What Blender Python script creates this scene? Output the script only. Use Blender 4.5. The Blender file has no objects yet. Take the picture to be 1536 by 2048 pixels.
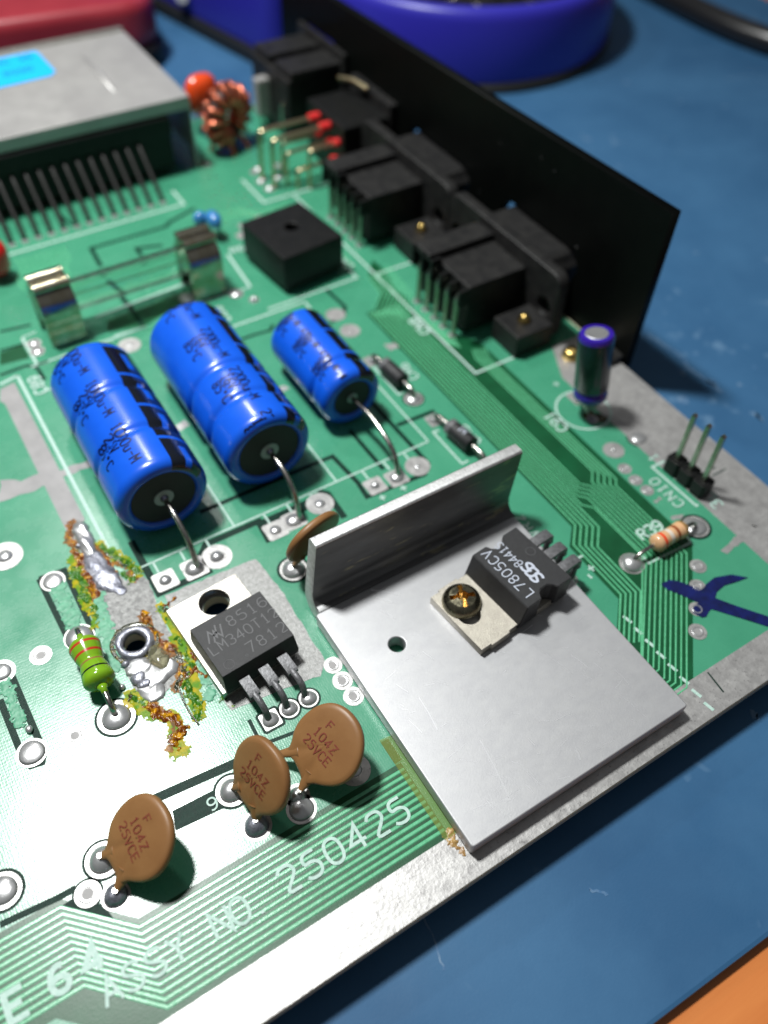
import bpy, bmesh, math, random
from mathutils import Vector, Matrix
from math import pi, sin, cos, radians, sqrt, atan2
random.seed(7)
rnd = random.Random(11)
SC = bpy.context.scene
COL = SC.collection
# one unit is one millimetre
SC.unit_settings.system = 'METRIC'; SC.unit_settings.scale_length = 0.001

# ------------------------------------------------------------------ camera
cam = bpy.data.cameras.new('camera'); camo = bpy.data.objects.new('camera', cam); COL.objects.link(camo)
camo.matrix_world = Matrix((((0.8461387, 0.3926552, -0.3603766, -56.4744346), (-0.5319552, 0.6637656, -0.5257746, -71.4298187), (0.0327575, 0.6365824, 0.7705127, 92.5925926), (0.0000000, 0.0000000, 0.0000000, 1.0000000))))
cam.sensor_fit = 'VERTICAL'; cam.sensor_height = 32.0; cam.sensor_width = 24.0
cam.lens = 26.5801
cam.clip_start = 1.0; cam.clip_end = 3000.0
cam.dof.use_dof = True; cam.dof.focus_distance = 96.0; cam.dof.aperture_fstop = 0.0133
SC.camera = camo

# ------------------------------------------------------------------ light
w = bpy.data.worlds.new('World'); SC.world = w; w.use_nodes = True
wn = w.node_tree.nodes; wl = w.node_tree.links
tc = wn.new('ShaderNodeTexCoord'); sp = wn.new('ShaderNodeSeparateXYZ'); rp = wn.new('ShaderNodeValToRGB')
wl.new(tc.outputs['Generated'], sp.inputs[0]); wl.new(sp.outputs['Z'], rp.inputs[0]); wl.new(rp.outputs[0], wn['Background'].inputs[0])
rp.color_ramp.elements[0].position = 0.0; rp.color_ramp.elements[0].color = (0.10, 0.11, 0.12, 1)
rp.color_ramp.elements[1].position = 0.8; rp.color_ramp.elements[1].color = (0.34, 0.35, 0.36, 1)
wn['Background'].inputs[1].default_value = 0.38

def area(name, loc, target, size, power, col, shape='RECTANGLE', sy=None):
    l = bpy.data.lights.new(name, 'AREA'); l.shape = shape; l.size = size
    if sy: l.size_y = sy
    l.energy = power; l.color = col
    o = bpy.data.objects.new(name, l); COL.objects.link(o); o.location = loc
    o.rotation_euler = (Vector(target) - Vector(loc)).to_track_quat('-Z', 'Y').to_euler()
    return o
area('desk_lamp', (-20, 150, 170), (-25, 0, 0), 15, 75000, (1.0, 0.985, 0.95), 'RECTANGLE', 11)
area('overhead_lamp', (-70, 96, 300), (-40, -15, 0), 37, 1560000, (0.98, 1.0, 0.98), 'ELLIPSE', 44)

SC.view_settings.view_transform = 'Standard'; SC.view_settings.look = 'None'
SC.view_settings.exposure = 0.0; SC.view_settings.gamma = 1.0

# ------------------------------------------------------------------ materials
def alpha_sheet(m, a):
    m.node_tree.nodes['Principled BSDF'].inputs['Alpha'].default_value = a; return m
def mat(name, col, rough=0.5, metal=0.0, col2=None, nscale=1.0, bump=0.0, bscale=3.0, rvar=0.0, coat=0.0,
        spec=0.5, trans=0.0, stretch=None, detail=4.0, mix=(0.35, 0.65), ior=1.5, sss=0.0, spots=None, emis=None, weave=0.0, alpha=None):
    m = bpy.data.materials.new(name); m.use_nodes = True
    N = m.node_tree.nodes; L = m.node_tree.links; b = N['Principled BSDF']
    b.inputs['Base Color'].default_value = (*col, 1); b.inputs['Roughness'].default_value = rough
    b.inputs['Metallic'].default_value = metal; b.inputs['Coat Weight'].default_value = coat
    b.inputs['Coat Roughness'].default_value = 0.12
    b.inputs['Specular IOR Level'].default_value = spec; b.inputs['IOR'].default_value = ior
    b.inputs['Transmission Weight'].default_value = trans
    if sss: b.inputs['Subsurface Weight'].default_value = sss; b.inputs['Subsurface Radius'].default_value = (1, .6, .3)
    t = N.new('ShaderNodeTexCoord'); mp = N.new('ShaderNodeMapping'); L.new(t.outputs['Object'], mp.inputs[0])
    if stretch: mp.inputs['Scale'].default_value = stretch
    def noise(s, d=detail, r=0.6):
        n = N.new('ShaderNodeTexNoise'); n.inputs['Scale'].default_value = s; n.inputs['Detail'].default_value = d
        n.inputs['Roughness'].default_value = r; L.new(mp.outputs[0], n.inputs['Vector']); return n
    csock = None
    if col2:
        n = noise(nscale); r = N.new('ShaderNodeValToRGB'); L.new(n.outputs[0], r.inputs[0])
        r.color_ramp.elements[0].position = mix[0]; r.color_ramp.elements[1].position = mix[1]
        r.color_ramp.elements[0].color = (*col, 1); r.color_ramp.elements[1].color = (*col2, 1); csock = r.outputs[0]
    if spots:   # (colour, scale, threshold): small specks of dirt or scratches
        sc_, s_, th = spots
        n = noise(s_, 3.0, 0.7); r = N.new('ShaderNodeValToRGB'); L.new(n.outputs[0], r.inputs[0])
        r.color_ramp.elements[0].position = th; r.color_ramp.elements[1].position = min(1, th + 0.06)
        mx = N.new('ShaderNodeMix'); mx.data_type = 'RGBA'; L.new(r.outputs[0], mx.inputs['Factor'])
        if csock: L.new(csock, mx.inputs['A'])
        else: mx.inputs['A'].default_value = (*col, 1)
        mx.inputs['B'].default_value = (*sc_, 1); csock = mx.outputs['Result']
    if csock: L.new(csock, b.inputs['Base Color'])
    if rvar:
        n = noise(nscale * 1.7 + 0.1); mr = N.new('ShaderNodeMapRange'); L.new(n.outputs[0], mr.inputs[0])
        mr.inputs[1].default_value = 0.3; mr.inputs[2].default_value = 0.7
        mr.inputs[3].default_value = max(0.02, rough - rvar); mr.inputs[4].default_value = min(1, rough + rvar)
        L.new(mr.outputs[0], b.inputs['Roughness'])
    if bump or weave:
        h = None
        if bump: h = noise(bscale, 3.0).outputs[0]
        if weave:   # glass cloth showing through the lacquer: two crossed wave sets
            hs = []
            for dr, sc_ in (('X', 1.05), ('Y', 0.8)):
                wv = N.new('ShaderNodeTexWave'); wv.bands_direction = dr; wv.inputs['Scale'].default_value = sc_
                wv.inputs['Distortion'].default_value = 2.2; wv.inputs['Detail'].default_value = 2.0; wv.inputs['Detail Scale'].default_value = 1.3
                L.new(t.outputs['Object'], wv.inputs['Vector']); hs.append(wv.outputs['Fac'])
            a = N.new('ShaderNodeMath'); a.operation = 'MULTIPLY'; L.new(hs[0], a.inputs[0]); L.new(hs[1], a.inputs[1])
            m2 = N.new('ShaderNodeMath'); m2.operation = 'MULTIPLY_ADD'; L.new(a.outputs[0], m2.inputs[0]); m2.inputs[1].default_value = weave
            if h: L.new(h, m2.inputs[2])
            h = m2.outputs[0]
        bp = N.new('ShaderNodeBump'); bp.inputs['Strength'].default_value = bump if bump else 0.3
        bp.inputs['Distance'].default_value = 0.12; L.new(h, bp.inputs['Height']); L.new(bp.outputs[0], b.inputs['Normal'])
    if emis: b.inputs['Emission Color'].default_value = (*emis, 1); b.inputs['Emission Strength'].default_value = 1
    return m
M = {}
M['pour'] = mat('solder_mask_over_copper', (0.042, 0.238, 0.138), 0.27, spec=0.8, col2=(0.055, 0.275, 0.162), nscale=0.09, bump=0.10, bscale=2.6, weave=0.30, rvar=0.05, spots=((0.06, 0.30, 0.16), 5.0, 0.74))
M['bare'] = mat('solder_mask_over_laminate', (0.003, 0.055, 0.019), 0.35, col2=(0.0045, 0.075, 0.027), spec=0.4, nscale=0.25, bump=0.08, bscale=5.0, weave=0.2, spots=((0.05, 0.16, 0.06), 9.0, 0.76))
M['gap'] = mat('solder_mask_gap', (0.0015, 0.018, 0.012), 0.4, col2=(0.003, 0.028, 0.018), nscale=2.0, bump=0.35, bscale=9.0, spec=0.12)
M['trace'] = mat('solder_mask_over_trace', (0.12, 0.46, 0.25), 0.26, spec=0.8, col2=(0.085, 0.38, 0.19), nscale=1.5, bump=0.12, bscale=6.0)
M['laminate'] = mat('laminate_edge', (0.40, 0.37, 0.25), 0.5, col2=(0.50, 0.47, 0.34), nscale=2.5, bump=0.3, bscale=8.0, stretch=(0.3, 1, 3))
M['tin'] = mat('tinned_copper', (0.40, 0.39, 0.385), 0.42, 0.62, col2=(0.52, 0.51, 0.50), nscale=0.5, bump=0.25, bscale=2.2, rvar=0.1, detail=8, spots=((0.30, 0.29, 0.29), 2.2, 0.60))
M['strip'] = mat('dull_tinned_strip', (0.25, 0.245, 0.245), 0.6, 0.15, spec=0.3, col2=(0.31, 0.30, 0.30), nscale=0.35, bump=0.15, bscale=2.0, detail=8)
M['solder'] = mat('solder', (0.60, 0.60, 0.60), 0.30, 0.75, col2=(0.52, 0.52, 0.53), nscale=1.2, bump=0.22, bscale=1.8)
M['oldsolder'] = mat('scorched_solder', (0.34, 0.345, 0.39), 0.36, 0.6, col2=(0.14, 0.145, 0.18), nscale=0.9, bump=0.8, bscale=2.4, rvar=0.18, detail=8)
M['scraped'] = mat('scraped_copper', (0.13, 0.13, 0.128), 0.5, 0.5, col2=(0.26, 0.26, 0.255), nscale=1.4, bump=0.9, bscale=3.6, detail=9)
M['silk'] = mat('silkscreen_ink', (0.46, 0.60, 0.55), 0.55, col2=(0.34, 0.52, 0.45), nscale=3.0, bump=0.2, bscale=9.0)
M['ink'] = mat('marker_ink', (0.004, 0.010, 0.10), 0.35, col2=(0.002, 0.005, 0.045), nscale=0.6, coat=0.1, bump=0.2, bscale=3.0, spots=((0.012, 0.05, 0.10), 2.2, 0.66))
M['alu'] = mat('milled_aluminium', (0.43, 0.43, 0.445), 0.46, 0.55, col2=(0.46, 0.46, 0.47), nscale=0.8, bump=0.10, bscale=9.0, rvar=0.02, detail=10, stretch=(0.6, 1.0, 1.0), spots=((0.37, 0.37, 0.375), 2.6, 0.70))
M['finmat'] = mat('shaded_aluminium', (0.10, 0.10, 0.103), 0.36, 0.85, col2=(0.145, 0.145, 0.145), nscale=0.2, bump=0.14, bscale=1.2, rvar=0.08, detail=9, stretch=(0.3, 1, 1.6), spots=((0.26, 0.24, 0.17), 0.55, 0.60))  # aluminium darkened in colour to stand for the fin's shaded face
M['cutalu'] = mat('sawn_aluminium_edge', (0.60, 0.60, 0.60), 0.45, 0.7, col2=(0.42, 0.42, 0.42), nscale=2.6, bump=0.7, bscale=4.0, stretch=(2.5, 0.5, 0.5))
M['nickel'] = mat('nickel_tab', (0.45, 0.42, 0.36), 0.48, 0.6, col2=(0.38, 0.35, 0.30), nscale=1.2, bump=0.5, bscale=9.0, detail=8)
M['tabshine'] = mat('polished_tab', (0.40, 0.385, 0.35), 0.34, 0.8, col2=(0.50, 0.48, 0.44), nscale=0.8, bump=0.3, bscale=2.0, stretch=(0.4, 3, 1), rvar=0.1)
M['lead'] = mat('tinned_wire', (0.52, 0.50, 0.47), 0.24, 1.0, col2=(0.36, 0.34, 0.31), nscale=1.6, bump=0.15, bscale=3.0)
M['leg'] = mat('tinned_leg', (0.20, 0.20, 0.21), 0.5, 0.55, col2=(0.12, 0.12, 0.125), nscale=2.2, bump=0.5, bscale=4.0)
M['epoxy'] = mat('black_epoxy', (0.014, 0.014, 0.0155), 0.5, col2=(0.020, 0.020, 0.022), nscale=2.0, bump=0.4, bscale=10.0, spec=0.4)
M['print'] = mat('grey_print', (0.085, 0.085, 0.09), 0.6)
M['printw'] = mat('white_print', (0.44, 0.47, 0.55), 0.6)
M['plastic'] = mat('black_plastic', (0.004, 0.0045, 0.0045), 0.45, spec=0.25, col2=(0.008, 0.008, 0.008), nscale=0.6, bump=0.15, bscale=5.0, spots=((0.05, 0.045, 0.04), 2.5, 0.70), detail=7)
M['dusty'] = mat('dusty_black_plastic', (0.007, 0.007, 0.0075), 0.5, spec=0.3, col2=(0.018, 0.0175, 0.017), nscale=0.5, bump=0.3, bscale=4.0, detail=8)
M['panel'] = mat('black_lacquered_panel', (0.0015, 0.002, 0.0018), 0.42, spec=0.12, col2=(0.0022, 0.0028, 0.0024), nscale=0.3, bump=0.10, bscale=5.0, spots=((0.06, 0.06, 0.055), 1.9, 0.765))
M['sleeve'] = mat('blue_sleeve', (0.004, 0.085, 0.60), 0.27, col2=(0.005, 0.095, 0.64), nscale=0.3, coat=0.18, bump=0.06, bscale=0.7, spec=0.5)
M['sleeveblack'] = mat('black_sleeve_print', (0.004, 0.006, 0.012), 0.2, coat=0.6)
M['sleevetext'] = mat('navy_sleeve_print', (0.001, 0.003, 0.03), 0.35)
M['rubber'] = mat('black_rubber_seal', (0.008, 0.008, 0.008), 0.6, bump=0.2, bscale=5.0)
M['greyring'] = mat('grey_rivet', (0.30, 0.33, 0.33), 0.5, 0.4)
M['disc'] = mat('ochre_ceramic', (0.235, 0.115, 0.042), 0.42, col2=(0.205, 0.096, 0.034), nscale=0.25, bump=0.10, bscale=1.2, spec=0.4)
M['discink'] = mat('rust_red_ink', (0.14, 0.016, 0.010), 0.6, col2=(0.18, 0.04, 0.018), nscale=1.2)
M['patch'] = mat('sandy_tinned_patch', (0.20, 0.20, 0.195), 0.5, 0.5, col2=(0.30, 0.30, 0.295), nscale=2.2, bump=0.6, bscale=5.0, detail=8)
M['violet'] = mat('violet_sleeve', (0.028, 0.010, 0.26), 0.15, coat=0.6)
M['navy'] = mat('dark_sleeve', (0.003, 0.008, 0.018), 0.22, coat=0.15)
M['cantop'] = mat('aluminium_can_top', (0.5, 0.5, 0.5), 0.35, 0.8, bump=0.8, bscale=3.0)
M['green'] = mat('lime_resistor_coat', (0.18, 0.36, 0.012), 0.16, coat=0.5, col2=(0.16, 0.32, 0.012), nscale=0.8)
M['tan'] = mat('tan_resistor_coat', (0.62, 0.36, 0.19), 0.22, coat=0.4)
M['red'] = mat('red_band', (0.42, 0.035, 0.012), 0.22, coat=0.4)
M['vermilion'] = mat('vermilion_band', (0.72, 0.05, 0.01), 0.22, coat=0.4)
M['brown'] = mat('brown_band', (0.24, 0.06, 0.018), 0.22, coat=0.4)
M['white'] = mat('cream_band', (0.62, 0.56, 0.48), 0.3)
M['goldband'] = mat('gold_band', (0.33, 0.19, 0.05), 0.35, 0.4)
M['black'] = mat('black_band', (0.006, 0.006, 0.006), 0.2, coat=0.5)
M['diodeband'] = mat('grey_diode_band', (0.11, 0.11, 0.115), 0.4)
M['brass'] = mat('brass', (0.60, 0.42, 0.14), 0.24, 1.0, bump=0.2, bscale=2.0)
M['zinc'] = mat('yellowed_zinc_screw', (0.30, 0.28, 0.19), 0.26, 1.0, col2=(0.20, 0.18, 0.13), nscale=1.5, bump=0.15, bscale=3.0, rvar=0.08)
M['bronze'] = mat('bronze_slot', (0.50, 0.33, 0.12), 0.32, 1.0, bump=0.3, bscale=4.0)
M['clip'] = mat('spring_clip_metal', (0.46, 0.44, 0.36), 0.2, 1.0, col2=(0.34, 0.30, 0.20), nscale=0.5, bump=0.1, bscale=1.0)
M['glass'] = mat('fuse_glass', (0.93, 1.0, 0.95), 0.03, trans=1.0, ior=1.46)
M['shield'] = mat('brushed_tin_shield', (0.42, 0.41, 0.40), 0.45, 0.45, col2=(0.36, 0.35, 0.345), nscale=0.10, bump=0.16, bscale=0.6, rvar=0.06, detail=7, spots=((0.30, 0.29, 0.28), 0.8, 0.66))
M['sticker'] = mat('cyan_sticker', (0.0, 0.40, 0.88), 0.5)
M['stickertext'] = mat('sticker_print', (0.0, 0.09, 0.26), 0.6)
M['gold'] = mat('pale_gold_pin', (0.50, 0.42, 0.26), 0.3, 1.0, bump=0.1, bscale=2)
M['pin'] = mat('tinned_pin', (0.42, 0.46, 0.38), 0.28, 1.0, col2=(0.30, 0.34, 0.26), nscale=1.5)
M['shadedpin'] = mat('shaded_pin', (0.022, 0.022, 0.021), 0.4, 0.5)  # pin metal with the shade under the shield put into its colour
M['blister'] = mat('blistered_mask', (0.040, 0.225, 0.125), 0.5, col2=(0.09, 0.34, 0.20), nscale=1.5)
M['stain'] = alpha_sheet(mat('yellow_stain', (0.50, 0.38, 0.006), 0.75, spec=0.1, col2=(0.12, 0.28, 0.012), nscale=0.7, mix=(.4,.6)), 0.78)
M['brownstain'] = alpha_sheet(mat('brown_stain', (0.40, 0.15, 0.004), 0.5, spec=0.2, col2=(0.10, 0.035, 0.004), nscale=1.2), 0.75)
M['redreflection'] = mat('painted_red_reflection', (0.62, 0.03, 0.03), 0.3)  # red reflection on the golden pins, painted as a solid colour
M['copper'] = mat('enamelled_copper', (0.62, 0.16, 0.08), 0.22, 0.75, coat=0.6)
M['ferrite'] = mat('dark_ferrite', (0.035, 0.018, 0.015), 0.5, bump=0.3, bscale=3)
M['orange'] = mat('orange_resin', (0.72, 0.07, 0.012), 0.2, coat=0.5)
M['redcap'] = mat('red_resin', (0.50, 0.012, 0.012), 0.2, coat=0.5)
M['bluecer'] = mat('blue_bead', (0.04, 0.19, 0.45), 0.2, coat=0.4)
M['ceramicwhite'] = mat('white_ceramic', (0.6, 0.6, 0.56), 0.3)
M['amber'] = mat('amber_flux', (0.60, 0.30, 0.003), 0.14, col2=(0.13, 0.030, 0.001), nscale=1.3, bump=0.9, bscale=3.5, spec=0.35, coat=0.12, detail=8, mix=(0.33, 0.50))
M['limeflux'] = mat('yellow_green_residue', (0.40, 0.42, 0.006), 0.25, col2=(0.035, 0.14, 0.008), nscale=1.2, bump=0.9, bscale=3.5, spec=0.35, coat=0.1, detail=8, mix=(0.30, 0.48))
M['char'] = mat('charred_residue', (0.018, 0.024, 0.010), 0.2, col2=(0.13, 0.10, 0.01), nscale=2.0, bump=0.9, bscale=4.0, coat=0.6, mix=(0.5, 0.62))
M['mat'] = mat('blue_rubber_mat', (0.026, 0.092, 0.196), 0.55, spec=0.25, col2=(0.042, 0.128, 0.250), nscale=0.035, bump=0.12, bscale=3.0, rvar=0.08, detail=10, spots=((0.08, 0.17, 0.29), 0.09, 0.66))
M['scuff'] = mat('pale_scuff', (0.13, 0.22, 0.33), 0.6, col2=(0.03, 0.11, 0.24), nscale=0.9, detail=9)
M['wood'] = mat('orange_wood', (0.52, 0.15, 0.035), 0.38, col2=(0.62, 0.21, 0.055), nscale=0.12, bump=0.1, bscale=1.0, stretch=(0.15, 1.6, 1), detail=8)
M['cup'] = mat('violet_blue_plastic', (0.028, 0.024, 0.36), 0.38, bump=0.05, bscale=1.5)
M['wool'] = mat('dark_wire_wool', (0.05, 0.045, 0.04), 0.3, 0.7)
M['case'] = mat('dark_red_case', (0.27, 0.022, 0.034), 0.34, bump=0.08, bscale=2.0, col2=(0.31, 0.028, 0.04), nscale=0.1)
M['cable'] = mat('black_cable_sheath', (0.010, 0.010, 0.011), 0.3)

# ------------------------------------------------------------------ builders
def link(name, me, m=None, parent=None, smooth=False):
    o = bpy.data.objects.new(name, me); COL.objects.link(o)
    if m is not None:
        for x in (m if isinstance(m, (list, tuple)) else [m]): me.materials.append(x)
    if parent: o.parent = parent
    if smooth:
        me.polygons.foreach_set('use_smooth', [True] * len(me.polygons)); me.update()
    return o
def thing(name, label, cat, loc=(0, 0, 0), rz=0, group=None):
    o = bpy.data.objects.new(name, None); COL.objects.link(o); o.location = loc; o.rotation_euler = (0, 0, rz)
    o.empty_display_size = 2
    o['label'] = label; o['category'] = cat
    if group: o['group'] = group
    return o
def tag(o, label, cat, group=None):
    o['label'] = label; o['category'] = cat
    if group: o['group'] = group
    return o
def copy_tree(o, parent=None):
    c = o.copy(); COL.objects.link(c); c.parent = parent
    for ch in list(o.children): copy_tree(ch, c)
    return c
class MB:
    def __init__(s): s.v = []; s.f = []; s.mi = []
    def add(s, vs, fs, mi=0):
        b = len(s.v); s.v += [tuple(v) for v in vs]; s.f += [tuple(i + b for i in f) for f in fs]; s.mi += [mi] * len(fs)
    def build(s, name, m, parent=None, smooth=False, bevel=0.0, seg=2, angle=35):
        me = bpy.data.meshes.new(name); me.from_pydata(s.v, [], s.f); me.polygons.foreach_set('material_index', s.mi)
        bm = bmesh.new(); bm.from_mesh(me); bmesh.ops.recalc_face_normals(bm, faces=bm.faces)
        if bevel:
            es = [e for e in bm.edges if len(e.link_faces) == 2 and e.calc_face_angle(0) > radians(angle)]
            bmesh.ops.bevel(bm, geom=es, offset=bevel, segments=seg, profile=0.6, affect='EDGES', clamp_overlap=True)
        bm.to_mesh(me); bm.free()
        o = link(name, me, m, parent, smooth)
        if smooth and not smooth == 'all':
            me.polygons.foreach_set('use_smooth', [True] * len(me.polygons))
            try: me.set_sharp_from_angle(angle=radians(50))
            except Exception: pass
        return o
    def box(s, x0, x1, y0, y1, z0, z1, mi=0):
        s.add([(x0,y0,z0),(x1,y0,z0),(x1,y1,z0),(x0,y1,z0),(x0,y0,z1),(x1,y0,z1),(x1,y1,z1),(x0,y1,z1)],
              [(0,3,2,1),(4,5,6,7),(0,1,5,4),(1,2,6,5),(2,3,7,6),(3,0,4,7)], mi); return s
    def prism(s, pts, z0, z1, mi=0):
        n = len(pts); s.add([(x,y,z0) for x,y in pts] + [(x,y,z1) for x,y in pts],
            [tuple(range(n))[::-1], tuple(range(n, 2*n))] + [(i,(i+1)%n,n+(i+1)%n,n+i) for i in range(n)], mi); return s
    def extr(s, pts, fn, a, b, mi=0):   # profile pts, fn(u, v, t) -> xyz
        n = len(pts); s.add([fn(u,v,a) for u,v in pts] + [fn(u,v,b) for u,v in pts],
            [tuple(range(n))[::-1], tuple(range(n, 2*n))] + [(i,(i+1)%n,n+(i+1)%n,n+i) for i in range(n)], mi); return s
    def lathe(s, prof, origin=(0,0,0), axis=(0,0,1), n=32, mi=0, wob=0.0, cap=True):
        # prof: (r, h[, material])
        ax = Vector(axis).normalized(); q = ax.to_track_quat('Z', 'Y'); o = Vector(origin); vs = []; fs = []; ms = []
        for k, p in enumerate(prof):
            for i in range(n):
                a = 2*pi*i/n; r = p[0] * (1 + wob*sin(3*a + k))
                vs.append(o + q @ Vector((r*cos(a), r*sin(a), p[1])))
        b = len(s.v); s.v += [tuple(v) for v in vs]
        for k in range(len(prof)-1):
            m_ = prof[k][2] if len(prof[k]) > 2 else mi
            for i in range(n):
                j = (i+1) % n; s.f.append((b+k*n+i, b+k*n+j, b+(k+1)*n+j, b+(k+1)*n+i)); s.mi.append(m_)
        for k, rev in ((0, True), (len(prof)-1, False)):
            if cap and prof[k][0] > 1e-6:
                f = tuple(b+k*n+i for i in range(n)); s.f.append(f[::-1] if rev else f); s.mi.append(prof[k][2] if len(prof[k]) > 2 and k == 0 else (prof[k-1][2] if len(prof[k-1]) > 2 and k else mi))
        return s
    def tube(s, pts, r, n=10, mi=0, caps=True, flat=None):
        pts = [Vector(p) for p in pts]; m_ = len(pts); up = None; vs = []
        for k, p in enumerate(pts):
            t = (pts[min(k+1, m_-1)] - pts[max(k-1, 0)]).normalized()
            if up is None:
                up = Vector((0,0,1)) if abs(t.z) < 0.9 else Vector((0,1,0))
            a = t.cross(up).normalized(); up = a.cross(t).normalized()
            rr = r[k] if isinstance(r, (list, tuple)) else r
            ra, rb = (rr, rr) if flat is None else (rr, rr*flat)
            for i in range(n):
                an = 2*pi*i/n; vs.append(p + a*ra*cos(an) + up*rb*sin(an))
        fs = [(k*n+i, k*n+(i+1)%n, (k+1)*n+(i+1)%n, (k+1)*n+i) for k in range(m_-1) for i in range(n)]
        if caps: fs += [tuple(range(n))[::-1], tuple((m_-1)*n+i for i in range(n))]
        s.add(vs, fs, mi); return s
    def dome(s, c, r, h, n=16, k=5, mi=0, wob=0.0, sy=1.0):
        prof = [(r*cos(pi/2*i/k)*(1), h*sin(pi/2*i/k)) for i in range(k)] + [(0.02*r, h)]
        b = len(s.v); s.lathe(prof, c, (0,0,1), n, mi, wob)
        return s
    def blob(s, c, r, jit=0.25, mi=0, squash=0.6, rn=rnd):
        bm = bmesh.new(); bmesh.ops.create_icosphere(bm, subdivisions=2, radius=1.0)
        ph = [rn.uniform(0, 6.3) for _ in range(6)]; e = Vector((rn.uniform(.7,1.3), rn.uniform(.7,1.3), squash))
        vs = []
        for v in bm.verts:
            p = v.co; d = 1 + jit*(sin(3*p.x+ph[0]) + sin(4*p.y+ph[1]) + sin(3.4*p.z+ph[2]) + 0.6*sin(7*p.x+ph[3])*sin(6*p.y+ph[4]))/2
            vs.append((c[0]+p.x*r*d*e.x, c[1]+p.y*r*d*e.y, max(0.0, c[2]) + p.z*r*d*e.z))
        bm.verts.index_update()
        s.add(vs, [tuple(v.index for v in f.verts) for f in bm.faces], mi); bm.free(); return s

def smooth_path(pts, it=3, closed=False):
    for _ in range(it):
        q = [] if closed else [pts[0]]
        n = len(pts)
        for i in range(n if closed else n-1):
            a, b = Vector(pts[i]), Vector(pts[(i+1) % n])
            q += [tuple(a*.75 + b*.25), tuple(a*.25 + b*.75)]
        if not closed: q.append(pts[-1])
        pts = q
    return pts
def offset_sides(pts, w, closed=False):
    n = len(pts); L = []; R = []
    for i in range(n):
        p = Vector(pts[i][:2])
        a = Vector(pts[i-1][:2]) if (i or closed) else None
        b = Vector(pts[(i+1) % n][:2]) if (i < n-1 or closed) else None
        d1 = (p-a).normalized() if a is not None else (b-p).normalized()
        d2 = (b-p).normalized() if b is not None else d1
        t = d1 + d2; t = t.normalized() if t.length > 1e-6 else d1
        nrm = Vector((-t.y, t.x)); c = max(0.35, nrm.dot(Vector((-d1.y, d1.x))))
        L.append(p + nrm*w/c); R.append(p - nrm*w/c)
    return L, R
def ribbon(mb, pts, width, z, h=0.0, closed=False, mi=0, top=0.55):
    """flat (h=0) or raised track along pts"""
    Lo, Ro = offset_sides(pts, width/2, closed); n = len(pts); vs = []; fs = []
    if h:
        Li, Ri = offset_sides(pts, width/2*top, closed)
        rows = [(Lo, z), (Li, z+h), (Ri, z+h), (Ro, z)]
    else: rows = [(Lo, z), (Ro, z)]
    for r, zz in rows: vs += [(p.x, p.y, zz) for p in r]
    for k in range(len(rows)-1):
        for i in range(n if closed else n-1):
            j = (i+1) % n; fs.append((k*n+i, k*n+j, (k+1)*n+j, (k+1)*n+i))
    mb.add(vs, fs, mi); return mb
def plate(name, outline, holes, z0, z1, m, parent=None, bevel=0.0, res=2, fn=None):
    """a plate with real openings, from a filled outline"""
    cu = bpy.data.curves.new(name, 'CURVE'); cu.dimensions = '2D'; cu.fill_mode = 'BOTH'
    cu.extrude = (z1-z0)/2 - bevel; cu.bevel_depth = bevel; cu.bevel_resolution = res; cu.offset = -bevel
    for ring in [outline] + list(holes):
        s = cu.splines.new('POLY'); s.points.add(len(ring)-1); s.use_cyclic_u = True
        for p, q in zip(s.points, ring): p.co = (q[0], q[1], 0, 1)
    o = bpy.data.objects.new(name, cu); COL.objects.link(o); bpy.context.view_layer.update()
    me = bpy.data.meshes.new_from_object(o, depsgraph=bpy.context.evaluated_depsgraph_get())
    bpy.data.objects.remove(o); bpy.data.curves.remove(cu)
    bm = bmesh.new(); bm.from_mesh(me); bmesh.ops.remove_doubles(bm, verts=bm.verts, dist=1e-4)
    for v in bm.verts:
        c = (v.co.x, v.co.y, v.co.z + (z0+z1)/2); v.co = Vector(fn(*c)) if fn else Vector(c)
    bmesh.ops.recalc_face_normals(bm, faces=bm.faces); bm.to_mesh(me); bm.free(); me.materials.clear()
    return link(name, me, m, parent)
def circle(c, r, n=28): return [(c[0]+r*cos(2*pi*i/n), c[1]+r*sin(2*pi*i/n)) for i in range(n)]
def rrect(x0, x1, y0, y1, r, n=5):
    out = []
    for cx, cy, a in ((x1-r, y1-r, 0), (x0+r, y1-r, pi/2), (x0+r, y0+r, pi), (x1-r, y0+r, 3*pi/2)):
        out += [(cx+r*cos(a+pi/2*i/n), cy+r*sin(a+pi/2*i/n)) for i in range(n+1)]
    return out
def ragged(poly, amp, step, rn):
    out = []
    n = len(poly)
    for i in range(n):
        a, b = Vector(poly[i]), Vector(poly[(i+1) % n]); k = max(1, int((b-a).length/step))
        for j in range(k):
            p = a.lerp(b, j/k); out.append((p.x + rn.uniform(-amp, amp), p.y + rn.uniform(-amp, amp)))
    return out

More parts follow.
